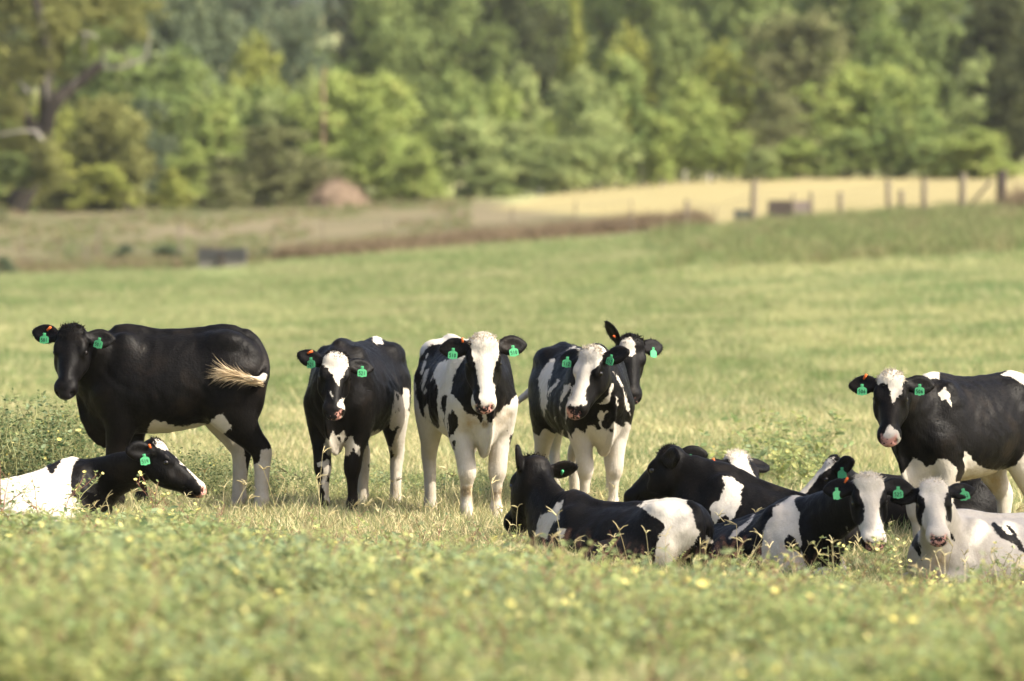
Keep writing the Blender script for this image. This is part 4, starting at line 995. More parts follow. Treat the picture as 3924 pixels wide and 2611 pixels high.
def seed_head(seed, h):
    """tall dry grass stalk ending in three or four finger spikes"""
    r = np.random.default_rng(seed); V, F, MI = [], [], []
    a = r.uniform(0, 6.28); top = np.array([math.cos(a) * h * .3, math.sin(a) * h * .3, h])
    pts = [np.array([0, 0, 0.]), top * .4 + np.array([0, 0, h * .08]), top * .75 + np.array([0, 0, h * .06]), top]
    tube_np(V, F, MI, pts, .0022, .0016, 1, 3)
    for k in range(r.integers(3, 5)):
        b = r.uniform(0, 6.28); d = np.array([math.cos(b), math.sin(b), r.uniform(.2, .9)]); d /= np.linalg.norm(d)
        L = r.uniform(.05, .09); q = top + d * L; tube_np(V, F, MI, [top, top + d * L * .5 + np.array([0, 0, .008]), q], .0034, .0022, 1, 4)
    for k in range(4): blade(V, F, MI, (r.normal() * .01, r.normal() * .01, 0), r.uniform(0, 6.28), r.uniform(.2, .7), h * r.uniform(.4, .7), .007, 0, r)
    return V, F, MI

def scatter(name, pts, srcs, smin, smax, seed, tilt=.18, scales=None, zs=None):
    """one object whose points carry copies of the source clumps (geometry nodes)"""
    rng = np.random.default_rng(seed)
    me = bpy.data.meshes.new(name); me.vertices.add(len(pts)); me.vertices.foreach_set('co', np.asarray(pts, np.float32).ravel())
    sc = scales if scales is not None else rng.uniform(smin, smax, len(pts))
    fattr(me, 'sc', sc)
    a = me.attributes.new('rot', 'FLOAT_VECTOR', 'POINT')
    rv = np.stack([rng.normal(size=len(pts)) * tilt, rng.normal(size=len(pts)) * tilt, rng.uniform(0, 6.28, len(pts))], -1); a.data.foreach_set('vector', rv.astype(np.float32).ravel())
    a = me.attributes.new('pick', 'INT', 'POINT'); a.data.foreach_set('value', rng.integers(0, len(srcs), len(pts)).astype(np.int32))
    o = bpy.data.objects.new(name, me); COL.objects.link(o); tag(o, kind='stuff')
    g = bpy.data.node_groups.new(name + '_scatter', 'GeometryNodeTree')
    g.interface.new_socket('Geometry', in_out='INPUT', socket_type='NodeSocketGeometry'); g.interface.new_socket('Geometry', in_out='OUTPUT', socket_type='NodeSocketGeometry')
    N = g.nodes; gi = N.new('NodeGroupInput'); go = N.new('NodeGroupOutput')
    j = N.new('GeometryNodeJoinGeometry')
    for k, s in enumerate(srcs):
        oi = N.new('GeometryNodeObjectInfo'); oi.inputs['Object'].default_value = s; oi.inputs['As Instance'].default_value = True
        ip = N.new('GeometryNodeInstanceOnPoints')
        at = N.new('GeometryNodeInputNamedAttribute'); at.data_type = 'INT'; at.inputs['Name'].default_value = 'pick'
        cmp_ = N.new('FunctionNodeCompare'); cmp_.data_type = 'INT'; cmp_.operation = 'EQUAL'
        ins = [x for x in cmp_.inputs if x.type == 'INT']; ins[1].default_value = k; g.links.new(at.outputs[0], ins[0])
        ar = N.new('GeometryNodeInputNamedAttribute'); ar.data_type = 'FLOAT_VECTOR'; ar.inputs['Name'].default_value = 'rot'
        as_ = N.new('GeometryNodeInputNamedAttribute'); as_.data_type = 'FLOAT'; as_.inputs['Name'].default_value = 'sc'
        g.links.new(gi.outputs[0], ip.inputs['Points']); g.links.new(oi.outputs['Geometry'], ip.inputs['Instance']); g.links.new(cmp_.outputs[0], ip.inputs['Selection'])
        g.links.new(ar.outputs[0], ip.inputs['Rotation']); g.links.new(as_.outputs[0], ip.inputs['Scale']); g.links.new(ip.outputs[0], j.inputs[0])
    g.links.new(j.outputs[0], go.inputs[0])
    md = o.modifiers.new('scatter', 'NODES'); md.node_group = g
    return o

def field_points(n, d0, d1, seed, power=1.0, xpad=1.08, px0=-150, px1=4074):
    """n random ground points in the strip between d0 and d1 metres, spread over the width the picture and its surroundings show"""
    r = np.random.default_rng(seed); d = d0 + (d1 - d0) * r.random(n) ** power
    x = ((px0 + (px1 - px0) * r.random(n)) - CX) / FPX * d * xpad + r.normal(size=n) * .3
    return np.stack([x, d, ghv(x, d)], -1)
# ---------------------------------------------------------------- trees
def crown_mesh(name, seed, shape, n=4600, leaf=.030, nl=20):
    """leaf-clump faces spread over many lobes inside a unit box (x, y in -.5..+.5, z in 0..1)"""
    r = np.random.default_rng(seed); lobes = []
    for k in range(nl):
        t = r.random() ** .8 if shape != 'tall' else r.random()
        prof = {'round': math.sqrt(max(0, 1 - (2 * t - .95) ** 2)), 'tall': .9 * (1 - t * .75) ** .7 * min(1, .55 + t * 2), 'wide': math.sqrt(max(0, 1 - (1.25 * t - .35) ** 2)), 'shrub': math.sqrt(max(0.02, 1 - t ** 1.6))}[shape]
        a = r.uniform(0, 6.28); rad = prof * .36 * math.sqrt(r.random()) * 1.15
        s = r.uniform(.085, .19) * (.6 + .55 * prof)
        lobes.append((np.array([rad * math.cos(a), rad * math.sin(a), .06 + .86 * t]), np.array([s, s, s * r.uniform(.75, 1.1)])))
    P_, Nn = [], []
    w = np.array([l[1][0] ** 2 for l in lobes]); w /= w.sum()
    per = 22; C_, D_ = [], []
    for k in r.choice(len(lobes), n // per, p=w):                       # sprays of leaves spread over the lobes, with gaps between them
        c, s = lobes[k]; v = r.normal(size=3); v /= np.linalg.norm(v)
        if v[2] < -.2 and r.random() < .6: v[2] = -v[2]
        q = c + s * v * (1 + .22 * r.normal()) * (r.random() ** .2); g = r.uniform(.014, .038)
        for _ in range(per):
            P_.append(q + r.normal(size=3) * g * np.array([1, 1, .75])); Nn.append(v * .8 + r.normal(size=3) * .7 + np.array([0, 0, .35]))
    n = len(P_)
    P_ = np.array(P_); Nn = np.array(Nn); Nn /= np.linalg.norm(Nn, axis=1)[:, None]
    t0 = np.cross(Nn, r.normal(size=(n, 3))); t0 /= np.linalg.norm(t0, axis=1)[:, None]; t1 = np.cross(Nn, t0)
    sz = leaf * r.uniform(.5, 1.35, (n, 1))
    V = np.concatenate([P_ + t0 * sz, P_ + t1 * sz * .6 + Nn * sz * .2, P_ - t0 * sz, P_ - t1 * sz * .6 + Nn * sz * .2])
    i = np.arange(n); F = np.stack([i, i + n, i + 2 * n, i + 3 * n], -1)
    return mesh_np(name, V, F)

def crown_material(name, lo, hi, alt, trans=.22):
    t = NT(name); o = t.obj()
    c = t.mix(t.maprange(t.noise(o, 2.2, 3, .6), .35, .65), lo, hi)
    c = t.mix(t.math('MULTIPLY', t.maprange(t.noise(o, 6, 2), .55, .7), .7), c, alt)
    c = t.mix(t.maprange(t.rnd(), 0, 1, 0, .25), c, lo)
    t.leaf(c, trans); return t.m
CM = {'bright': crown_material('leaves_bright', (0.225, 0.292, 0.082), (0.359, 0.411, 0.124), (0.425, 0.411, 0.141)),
      'mid': crown_material('leaves_mid', (0.167, 0.234, 0.077), (0.288, 0.344, 0.112), (0.349, 0.357, 0.125)),
      'pale': crown_material('leaves_pale', (0.241, 0.303, 0.113), (0.374, 0.416, 0.169), (0.414, 0.416, 0.173)),
      'yellow': crown_material('leaves_yellow_green', (0.235, 0.273, 0.067), (0.338, 0.349, 0.095), (0.356, 0.316, 0.095)),
      'olive': crown_material('leaves_olive', (0.138, 0.181, 0.066), (0.231, 0.282, 0.096), (0.262, 0.267, 0.096)),
      'gold': crown_material('leaves_gold', (0.196, 0.198, 0.067), (0.303, 0.311, 0.110), (0.237, 0.283, 0.095)),
      'brown': crown_material('leaves_brown', (0.155, 0.162, 0.072), (0.228, 0.233, 0.105), (0.194, 0.233, 0.085)),
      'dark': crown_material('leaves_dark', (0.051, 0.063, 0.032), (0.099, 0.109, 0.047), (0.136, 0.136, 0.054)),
      'blue': crown_material('leaves_deep', (0.098, 0.133, 0.083), (0.168, 0.199, 0.107), (0.196, 0.219, 0.107))}
M_BARK = plain('bark', (.040, .034, .028), .9, .15, .4, 3)
M_PALEBARK = plain('pale_bark', (.30, .28, .24), .85, .2, .35, 1.5)
SHAPES = ['round', 'wide', 'round', 'wide', 'tall', 'tall', 'shrub', 'shrub']
CROWNS = [crown_mesh('crown', 100 + i, s, 8400, .021 if s != 'shrub' else .027, 40 if s != 'tall' else 30) for i, s in enumerate(SHAPES)]
def trunk_mesh(seed):
    r = np.random.default_rng(seed); V, F, MI = [], [], []
    top = np.array([r.normal() * .03, r.normal() * .03, .72])
    tube_np(V, F, MI, [np.array([0, 0, -.03]), np.array([r.normal() * .01, 0, .2]), top * .6, top], .030, .008, 0, 7)
    for k in range(5):
        a = r.uniform(0, 6.28); b = top * r.uniform(.35, .85); q = b + np.array([math.cos(a) * .25, math.sin(a) * .25, r.uniform(.08, .25)])
        tube_np(V, F, MI, [b, (b + q) / 2 + np.array([0, 0, .01]), q], .012, .004, 0, 5)
    me = bpy.data.meshes.new('trunk'); me.from_pydata([tuple(v) for v in V], [], F); return me
TRUNKS = [trunk_mesh(60 + i) for i in range(4)]

def tree(px, d, top, w, var, kind, label, name='tree', group=None, base=None, bark=None, crown_z=0.0, cat='tree', depth=.85):
    x = (px - CX) / FPX * d; z = gh(x, d)
    by = HZ + (CAMZ - z) / d * FPX
    h = (by - top) / FPX * d; wd = w / FPX * d
    root = empty(name, (x, d, z), random.uniform(0, 6.28)); tag(root, label, cat, group)
    c = bpy.data.objects.new('crown', CROWNS[var]); COL.objects.link(c); c.parent = root
    c.scale = (wd * 1.12, wd * 1.12 * depth, h * (1 - crown_z) / 1.02); c.location = (0, 0, h * crown_z)
    if len(CROWNS[var].materials) == 0: CROWNS[var].materials.append(CM['mid'])
    c.material_slots[0].link = 'OBJECT'; c.material_slots[0].material = CM[kind]
    tme = TRUNKS[var % 4]; t = bpy.data.objects.new('trunk', tme); COL.objects.link(t); t.parent = root
    if not tme.materials: tme.materials.append(M_BARK)
    s = min(wd, h); t.scale = (s, s, h)
    if bark: t.material_slots[0].link = 'OBJECT'; t.material_slots[0].material = bark
    return root

K = 1.6648
def build_trees():
    T = [  # centre, distance, top, width (photo pixels of the 2357 wide view), crown, colour, label
     (235, 322, 222, 275, 1, 'gold', 'olive gold bushy tree beside the old pale limbed tree at left'),
     (60, 318, 330, 190, 6, 'gold', 'low olive shrub under the dark leaning trunk at the left edge'),
     (20, 321, 395, 120, 7, 'bright', 'small green shrub at the foot of the trees in the left corner'),
     (395, 318, 392, 105, 6, 'yellow', 'low bright yellow green bush on the edge of the left field'),
     (420, 352, 115, 230, 0, 'mid', 'green tree rising behind the olive gold bushy tree'),
     (345, 345, 230, 150, 3, 'blue', 'dull blue green tree between the olive gold tree and the rounded one'),
     (585, 368, 82, 160, 0, 'yellow', 'egg shaped yellow green tree standing alone behind the brown bushes'),
     (490, 338, 235, 170, 7, 'bright', 'light green bushy tree in front of the egg shaped one'),
     (610, 342, 235, 140, 6, 'pale', 'pale green thicket left of the big green tree'),
     (640, 322, 292, 300, 3, 'brown', 'wide brown olive bush left of the straw mound'),
     (510, 316, 398, 130, 6, 'brown', 'small brown bush at the left of the wide brown one'),
     (830, 336, 168, 330, 1, 'bright', 'big bright green tree with dark gaps behind the straw mound'),
     (885, 330, 255, 230, 3, 'bright', 'dense green tree with a dark hollow right of the straw mound'),
     (760, 350, 160, 190, 0, 'mid', 'green tree left behind the big bright green one'),
     (1050, 350, 160, 170, 0, 'mid', 'rounded mid green tree behind the pale willow like trees'),
     (1150, 352, 168, 150, 2, 'bright', 'small rounded bright tree left of the tall pale one'),
     (1075, 332, 275, 220, 7, 'pale', 'pale grey green willow like bush in the middle of the tree line'),
     (1210, 330, 285, 200, 6, 'pale', 'soft pale green bush behind the white posts'),
     (960, 325, 330, 150, 6, 'bright', 'low light green bush at the end of the left field'),
     (1120, 322, 370, 170, 7, 'pale', 'low sage green bush where the two fields meet'),
     (1350, 336, 130, 185, 4, 'pale', 'tall pale green tree with drooping sides above the tan field'),
     (1370, 328, 255, 210, 3, 'pale', 'leafy lower half thicket in front of the tall pale green tree'),
     (1300, 326, 330, 170, 6, 'pale', 'grey green bush beside the row of white posts'),
     (1325, 372, -30, 105, 5, 'yellow', 'narrow yellow green poplar at the top of the frame'),
     (1445, 368, 35, 140, 2, 'yellow', 'yellow green crown with a pale trunk beside the poplar'),
     (1590, 345, 175, 160, 0, 'bright', 'round bright green tree right of the dark gap'),
     (1640, 332, 245, 210, 3, 'bright', 'spreading yellow green bush above the tan field'),
     (1520, 328, 265, 130, 7, 'bright', 'light green bush between the tall pale tree and the dark gap'),
     (1560, 370, 20, 200, 1, 'olive', 'olive tree high behind the round bright one'),
     (1660, 365, 80, 170, 2, 'yellow', 'sunlit yellow olive tree above the spreading bush'),
     (1830, 330, 322, 190, 6, 'bright', 'low rounded green shrub beside the field crest'),
     (1750, 327, 345, 120, 7, 'pale', 'small pale shrub at the crest of the tan field'),
     (1840, 362, 25, 300, 1, 'brown', 'brown leaved tree with dark limbs at upper right'),
     (1790, 345, 215, 180, 3, 'brown', 'dull brown thicket under the brown leaved tree'),
     (2000, 338, 150, 280, 1, 'bright', 'large green tree with layered sunlit branches at right'),
     (2080, 332, 175, 230, 3, 'mid', 'green tree with deep dark gaps right of the layered one'),
     (1950, 330, 300, 170, 7, 'mid', 'mid green bush in the shade below the layered tree'),
     (2040, 358, 40, 200, 0, 'mid', 'green tree behind the layered one'),
     (2210, 334, 245, 200, 3, 'olive', 'olive thicket under the dark tree at the right edge'),
     (2250, 326, 300, 220, 6, 'bright', 'yellow green bush behind the right fence corner'),
     (2120, 326, 325, 150, 7, 'mid', 'low green bush behind the fence at right'),
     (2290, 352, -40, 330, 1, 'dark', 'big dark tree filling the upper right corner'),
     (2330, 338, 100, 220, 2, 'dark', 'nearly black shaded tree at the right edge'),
     (2140, 372, -60, 260, 0, 'olive', 'dark olive tree in front of the hill at upper right'),
     (880, 400, -20, 260, 1, 'olive', 'large olive tree on the slope above the big green tree'),
     (1010, 405, -60, 260, 0, 'olive', 'tall olive tree in the middle of the wooded slope'),
     (1190, 400, -70, 240, 2, 'dark', 'dark green tree left of the poplar'),
     (1130, 385, 60, 180, 3, 'olive', 'olive tree below the tall ones in the centre'),
     (940, 385, 70, 200, 3, 'olive', 'broad shaded olive tree over the big green one'),
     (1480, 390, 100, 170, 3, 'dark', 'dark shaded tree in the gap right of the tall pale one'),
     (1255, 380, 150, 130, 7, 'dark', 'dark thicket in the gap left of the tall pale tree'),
     (400, 395, -40, 230, 1, 'blue', 'deep blue green tree at top left of the slope'),
     (500, 405, -10, 190, 0, 'blue', 'deep green tree above the egg shaped one'),
     (690, 420, 30, 170, 0, 'blue', 'hazy green tree beside the gap in the slope'),
     (1720, 395, -90, 280, 0, 'olive', 'tall olive tree at the top right of the slope'),
     (1960, 400, -100, 300, 1, 'olive', 'tall shaded tree behind the brown leaved one'),
     (150, 317, 405, 150, 6, 'gold', 'low golden shrub at the foot of the olive gold bushy tree'),
     (230, 316, 380, 190, 7, 'yellow', 'yellowing shrub right under the olive gold bushy tree'),
     (300, 318, 350, 150, 6, 'gold', 'ragged golden shrub left of the bright yellow green bush'),
     (440, 330, 330, 150, 6, 'bright', 'light green shrub behind the bright yellow green bush'),
     (285, 356, 120, 260, 0, 'mid', 'green tree filling the gap right of the old pale limbed tree'),
     (180, 366, 60, 260, 1, 'olive', 'olive tree behind the old pale limbed tree'),
     (700, 326, 400, 120, 7, 'pale', 'pale shrub touching the left side of the straw mound'),
    ]
    for cx, d, top, w, var, kind, lab in T:
        tree(cx * K, d, top * K, w * K, var, kind, lab, name='bush' if 'bush' in lab or 'shrub' in lab or 'thicket' in lab else 'tree', cat='bush' if ('bush' in lab.split(' ')[:5] or 'shrub' in lab or 'thicket' in lab) else 'tree', group='trees and bushes along the field edge')
    rr = random.Random(4)
    for i in range(64):                                        # undergrowth knitting the wood edge together
        px = -1200 + 6300 * i / 63 + rr.uniform(-50, 50); d = rr.uniform(338, 385); w = rr.uniform(190, 340)
        tree(px, d, rr.uniform(330, 520) if i % 2 else rr.uniform(200, 380), w, rr.choice([0, 2, 3, 6, 7, 7]), rr.choice(['bright', 'pale', 'mid', 'mid', 'olive', 'yellow']), 'leafy green bush in the undergrowth between the trees', name='bush', group='undergrowth of the tree line', cat='bush')
    for i, px in enumerate(range(-1500, 5600, 265)):          # second row up the slope
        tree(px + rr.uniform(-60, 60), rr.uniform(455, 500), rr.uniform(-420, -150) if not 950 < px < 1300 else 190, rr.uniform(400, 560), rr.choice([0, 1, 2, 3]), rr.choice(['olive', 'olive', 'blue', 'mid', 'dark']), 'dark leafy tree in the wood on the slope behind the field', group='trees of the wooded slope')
    for i, px in enumerate(range(-1600, 5700, 230)):          # far hill
        tree(px + rr.uniform(-60, 60), rr.uniform(690, 760), rr.uniform(-260, -120), rr.uniform(330, 470), rr.choice([0, 1, 2, 3]), 'blue', 'hazy tree on the far wooded hill', group='trees of the far hill')

def old_sycamore():
    d = 300.0
    x, z = (70 - CX) / FPX * d, 0; z = gh(x, d)
    root = empty('old_tree', (x, d, z)); tag(root, 'old tree with a dark leaning trunk, bare white limbs and golden leaves at left', 'tree', 'trees and bushes along the field edge')
    L = lambda px, py, dy=0.0: np.array(P(px, py, d + dy)) - np.array([x, d, z])
    V, F, MI = [], [], []
    tube_np(V, F, MI, [L(60, 800), L(130, 660), L(160, 560), L(185, 430), L(230, 370, 1), L(310, 310, 1), L(390, 245, 1)], .62, .28, 0, 8)
    tube_np(V, F, MI, [L(180, 450), L(175, 330), L(185, 200), L(150, 60), L(120, -80)], .42, .15, 0, 7)
    tube_np(V, F, MI, [L(165, 560), L(90, 430, -1), L(20, 330, -1), L(-80, 260, -2)], .35, .12, 0, 7)
    me = bpy.data.meshes.new('trunk'); me.from_pydata([tuple(v) for v in V], [], F); link_mesh('trunk', me, M_BARK, root)
    for pts, r0, r1 in ([[(392, 262), (470, 258), (530, 236), (560, 215), (570, 160), (578, 118)], .22, .10], [[(400, 250), (396, 195), (378, 150), (345, 132), (312, 130)], .20, .12],
                        [[(330, 140), (320, 190), (325, 240)], .10, .06], [[(430, 170), (470, 200), (510, 238)], .12, .07], [[(165, 545), (140, 505), (90, 502), (-20, 520)], .28, .12],
                        [[(182, 380), (176, 300), (180, 245)], .17, .10], [[(110, 355), (70, 310), (40, 285)], .2, .08], [[(275, 330), (300, 300)], .17, .10], [[(170, 110), (165, 40)], .16, .1]):
        V, F, MI = [], [], []; tube_np(V, F, MI, [L(px, py, -1.2) for px, py in pts], r0 * .42, r1 * .4, 0, 6)
        me = bpy.data.meshes.new('white_limb'); me.from_pydata([tuple(v) for v in V], [], F); link_mesh('limb', me, M_PALEBARK, root)
    for k, (cx, cy, w, h, kd, dy) in enumerate([(60, 60, 420, 330, 'gold', 2), (300, 20, 420, 250, 'gold', 3), (480, 40, 260, 200, 'gold', 3), (-60, 300, 300, 330, 'gold', 1), (200, 230, 240, 200, 'gold', 3.5), (20, 560, 260, 260, 'gold', 2), (330, 200, 150, 120, 'bright', 3), (110, 250, 200, 160, 'gold', -2.5), (230, 120, 220, 150, 'gold', -2.5), (30, 400, 170, 140, 'gold', -2.5), (420, 160, 150, 90, 'olive', -2), (180, 640, 220, 200, 'gold', -3), (40, 690, 240, 170, 'olive', -3), (520, 110, 150, 110, 'gold', -1.6)]):
        c = bpy.data.objects.new('foliage', CROWNS[[1, 3, 0, 2][k % 4]]); COL.objects.link(c); c.parent = root
        c.location = L(cx, cy + h / 2, dy); c.scale = (w / FPX * d * 1.1, w / FPX * d * .8, h / FPX * d * 1.1); c.rotation_euler = (0, 0, k * 1.3)
        c.material_slots[0].link = 'OBJECT'; c.material_slots[0].material = CM[kd]

# ---------------------------------------------------------------- fences, feed rack, straw mound
M_WOOD = plain('weathered_wood', (.20, .165, .12), .9, .15, .35, 3)
M_DARKWOOD = plain('dark_wood', (.075, .060, .050), .9, .15, .35, 3)
M_PALEPOST = plain('pale_post', (.50, .47, .40), .85, .2, .25, 3)
M_WIRE = plain('wire', (.16, .14, .12), .5, .4)
def box_np(V, F, lo, hi):
    b = len(V); V += [(x, y, z) for x in (lo[0], hi[0]) for y in (lo[1], hi[1]) for z in (lo[2], hi[2])]
    F += [tuple(b + i for i in f) for f in ((0, 1, 3, 2), (4, 6, 7, 5), (0, 4, 5, 1), (2, 3, 7, 6), (0, 2, 6, 4), (1, 5, 7, 3))]
def fence(name, label, posts, mat, wires=3, brace=None, dark=()):
    """posts: (px, top, d, half thickness)"""
    px, top, d, _ = posts[0]; x0 = (px - CX) / FPX * d; z0 = gh(x0, d); root = empty(name, (x0, d, z0)); tag(root, label, 'fence')
    heads = []
    for i, (px, top, d, r) in enumerate(posts):
        x = (px - CX) / FPX * d; z = gh(x, d); h = (HZ + (CAMZ - z) / d * FPX - top) / FPX * d
        V, F, MI = [], [], []; ln = random.uniform(-.04, .04)
        tube_np(V, F, MI, [(0, 0, -.2), (ln * .4 * h, 0, h * .5), (ln * h, 0, h * .98), (ln * h, 0, h)], r, r * .85, 0, 7)
        b = len(V) - 7; F.append(tuple(range(b, b + 7)))
        me = bpy.data.meshes.new('post'); me.from_pydata([tuple(v) for v in V], [], F)
        o = link_mesh('post', me, M_DARKWOOD if i in dark else mat, root); o.location = (x - x0, d - posts[0][2], z - z0); heads.append((x - x0, d - posts[0][2], z - z0, h))
    for k in range(wires):
        V, F, MI = [], [], []; f = (k + 1) / (wires + .25)
        tube_np(V, F, MI, [np.array([a, b, c + min(h, 1.25) * f]) for a, b, c, h in heads], .012, .012, 0, 3)
        me = bpy.data.meshes.new('wire'); me.from_pydata([tuple(v) for v in V], [], F); link_mesh('wire', me, M_WIRE, root)
    if brace:
        (ax, ay), (bx, by), d = brace; V, F, MI = [], [], []
        o0 = np.array([x0, posts[0][2], z0]); tube_np(V, F, MI, [np.array(P(ax, ay, d)) - o0, np.array(P(bx, by, d)) - o0], .06, .06, 0, 6)
        me = bpy.data.meshes.new('brace'); me.from_pydata([tuple(v) for v in V], [], F); link_mesh('brace', me, M_WOOD, root)
    return root

def shade_tree():
    """unseen open crowned tree, added right of the view to dapple the resting heifers nearest it"""
    c0 = np.array([2.75, 37.1, .35]) + np.array(SUN_DIR) * 5.6
    x, y = float(c0[0]), float(c0[1]); z = gh(x, y); root = empty('unseen_shade_tree', (x, y, z)); tag(root, 'unseen open crowned tree added beyond the right edge to dapple the white heifer with shade', 'tree')
    cm = crown_mesh('shade_tree_crown', 777, 'wide', 1500, .045, 26); c = link_mesh('crown', cm, CM['mid'], root, smooth=False); c.location = (0, 0, c0[2] - z - 1.2); c.scale = (3.3, 3.3, 2.5)
    V, F, MI = [], [], []; tube_np(V, F, MI, [(0, 0, -.1), (.05, 0, 1.6), (-.03, .04, 3.2), (0, 0, c0[2] - z + .4)], .09, .03, 0, 8)
    me = bpy.data.meshes.new('trunk'); me.from_pydata([tuple(v) for v in V], [], F); link_mesh('trunk', me, M_BARK, root)

def build_far_things():
    fence('post_and_wire_fence', 'weathered post and wire fence with a thick corner post along the tan field at right',
          [(2628, 765, 232, .09), (2740, 790, 232, 0.030), (2885, 690, 226, .13), (3040, 740, 226, .06), (3110, 735, 226, .07), (3222, 735, 225, .10), (3405, 690, 222, .10), (3455, 728, 222, .10), (3540, 688, 221, .11), (3685, 664, 220, .13), (3835, 652, 219, .20), (3985, 664, 219, .13), (4200, 664, 218, .12)], M_WOOD, 4, ((3800, 690), (3715, 790), 219.5), dark=(10,))
    fence('wire_fence', 'thin dark stake fence across the brown strip at left',
          [(-300, 900, 238, 0.030), (90, 895, 238, 0.036), (325, 930, 236, 0.042), (375, 860, 241, 0.048), (690, 850, 240, 0.060), (820, 885, 238, 0.036), (1045, 845, 236, 0.030), (1240, 850, 235, 0.030), (1480, 830, 235, 0.030), (1720, 800, 235, 0.030), (1960, 790, 234, 0.030), (2200, 770, 233, 0.030), (2420, 765, 232, 0.030)], M_WOOD, 3)
    fence('white_post_fence', 'row of pale posts between the tan field and the trees',
          [(2005, 735, 324, .07), (2070, 718, 325, .07), (2140, 710, 326, .07), (2215, 700, 327, .08), (2290, 672, 328, .08), (2370, 662, 329, .08), (2460, 632, 330, .13), (2540, 640, 330, .09), (2625, 655, 330, .09), (2715, 660, 330, .08), (2800, 668, 331, .07)], M_PALEPOST, 2)
    # feeder in the brown strip
    d = d_at(852, 1026, 150, 240); x = (852 - CX) / FPX * d; z = gh(x, d); s = d / FPX
    root = empty('cattle_feeder', (x, d, z)); tag(root, 'grey ribbed metal cattle feeder with a dark post, on the brown strip', 'feeder')
    mg = plain('grey_sheet_metal', (.075, .074, .074), .55, .4, .2, 2); mc = plain('concrete', (.20, .185, .16), .9, .2, .2, 3)
    W, Hh = 92 * s, 78 * s; n = 46; V, F = [], []
    for i in range(n + 1):
        u = -1 + 2 * i / n; y = -.55 + (.045 if i % 2 else 0); top = Hh * (.93 + .07 * abs(u) ** 2)
        V += [(u * W, y, .26), (u * W, y, top)]
    for i in range(n): F.append((2 * i, 2 * i + 2, 2 * i + 3, 2 * i + 1))
    b = len(V)
    for i in range(n + 1):
        u = -1 + 2 * i / n; V += [(u * W, .55, .26), (u * W, .55, Hh * (.93 + .07 * u * u))]
    for i in range(n): F.append((b + 2 * i, b + 2 * i + 1, b + 2 * i + 3, b + 2 * i + 2))
    F += [(0, 1, b + 1, b), (2 * n, b + 2 * n, b + 2 * n + 1, 2 * n + 1)]
    me = bpy.data.meshes.new('metal_side'); me.from_pydata(V, [], F); link_mesh('metal_side', me, mg, root, smooth=False)
    V, F = [], []; box_np(V, F, (-W * .97, -.50, -.15), (W * .97, .50, .27)); me = bpy.data.meshes.new('base'); me.from_pydata(V, [], F); link_mesh('base', me, mc, root, smooth=False)
    V, F = [], []; box_np(V, F, (-.05, -.68, -.2), (.09, -.58, .50)); me = bpy.data.meshes.new('post'); me.from_pydata(V, [], F); link_mesh('post', me, M_DARKWOOD, root, smooth=False)
    # dark trough and board bunk beyond the right fence
    for (px0, px1, top, d, nm, lab, m, boards) in ((2942, 3110, 768, 231, 'feed_bunk', 'low dark board feed bunk behind the pale post at right', M_DARKWOOD, 4), (2815, 2888, 808, 230, 'water_tank', 'small dark square water tank left of the pale post', plain('tank', (.06, .065, .07), .5, .4), 0)):
        x0, x1 = (px0 - CX) / FPX * d, (px1 - CX) / FPX * d; xm = (x0 + x1) / 2; z = gh(xm, d); h = CAMZ - (top - HZ) / FPX * d - z; w = (x1 - x0) / 2
        root = empty(nm, (xm, d, z)); tag(root, lab, 'trough')
        if boards:
            for k in range(boards):
                V, F = [], []; a = h * k / boards; box_np(V, F, (-w, -.5 + .01 * (k % 2), a + (.01 if k else -.1)), (w * .15, -.46 + .01 * (k % 2), a + h / boards - .01)); me = bpy.data.meshes.new('board'); me.from_pydata(V, [], F); link_mesh('board', me, m, root, smooth=False)
            V, F = [], []; box_np(V, F, (w * .17, -.44, -.1), (w, .4, h * .95)); me = bpy.data.meshes.new('grey_end'); me.from_pydata(V, [], F); link_mesh('end_panel', me, plain('grey_panel', (.22, .18, .16), .8), root, smooth=False)
            V, F = [], []; box_np(V, F, (-w * .98, -.42, -.1), (w * .14, .4, h * .9)); me = bpy.data.meshes.new('bin'); me.from_pydata(V, [], F); link_mesh('bin', me, m, root, smooth=False)
        else:
            V, F = [], []; box_np(V, F, (-w, -.5, -.1), (w, .5, h)); box_np(V, F, (-w - .03, -.53, h - .06), (w + .03, .53, h + .03)); me = bpy.data.meshes.new('tank'); me.from_pydata(V, [], F); link_mesh('tank_body', me, m, root, smooth=False)
    # straw mound
    d = 318.0; x = (1290 - CX) / FPX * d; z = gh(x, d); root = empty('straw_mound', (x, d, z)); tag(root, 'pinkish brown mound of old straw at the tree edge', 'straw heap')
    n, mrow = 40, 14; V, F = [], []; r = np.random.default_rng(5)
    W, Hh = 112 / FPX * d, 112 / FPX * d
    for j in range(mrow + 1):
        for i in range(n):
            a = 2 * math.pi * i / n; t = j / mrow; rad = math.cos(t * math.pi / 2) ** .75 * (1 + .10 * math.sin(3 * a + 1) + .05 * r.normal())
            V.append((W * rad * math.cos(a), W * .8 * rad * math.sin(a), -.1 + (Hh * t ** .9) * (1 + .04 * r.normal())))
    for j in range(mrow):
        for i in range(n): F.append((j * n + i, j * n + (i + 1) % n, (j + 1) * n + (i + 1) % n, (j + 1) * n + i))
    me = bpy.data.meshes.new('heap'); me.from_pydata(V, [], F); ms = plain('old_straw', (.205, .152, .105), .95, .1, .35, 1.5); link_mesh('heap', me, ms, root)
    roots = [V[i] for i in r.integers(0, len(V), 900)]; strands('straw', roots, [np.array([q[0], q[1], .8]) + r.normal(size=3) * .8 for q in roots], r.uniform(.2, .5, 900), .05, ms, root, r, .6, 2, .6)
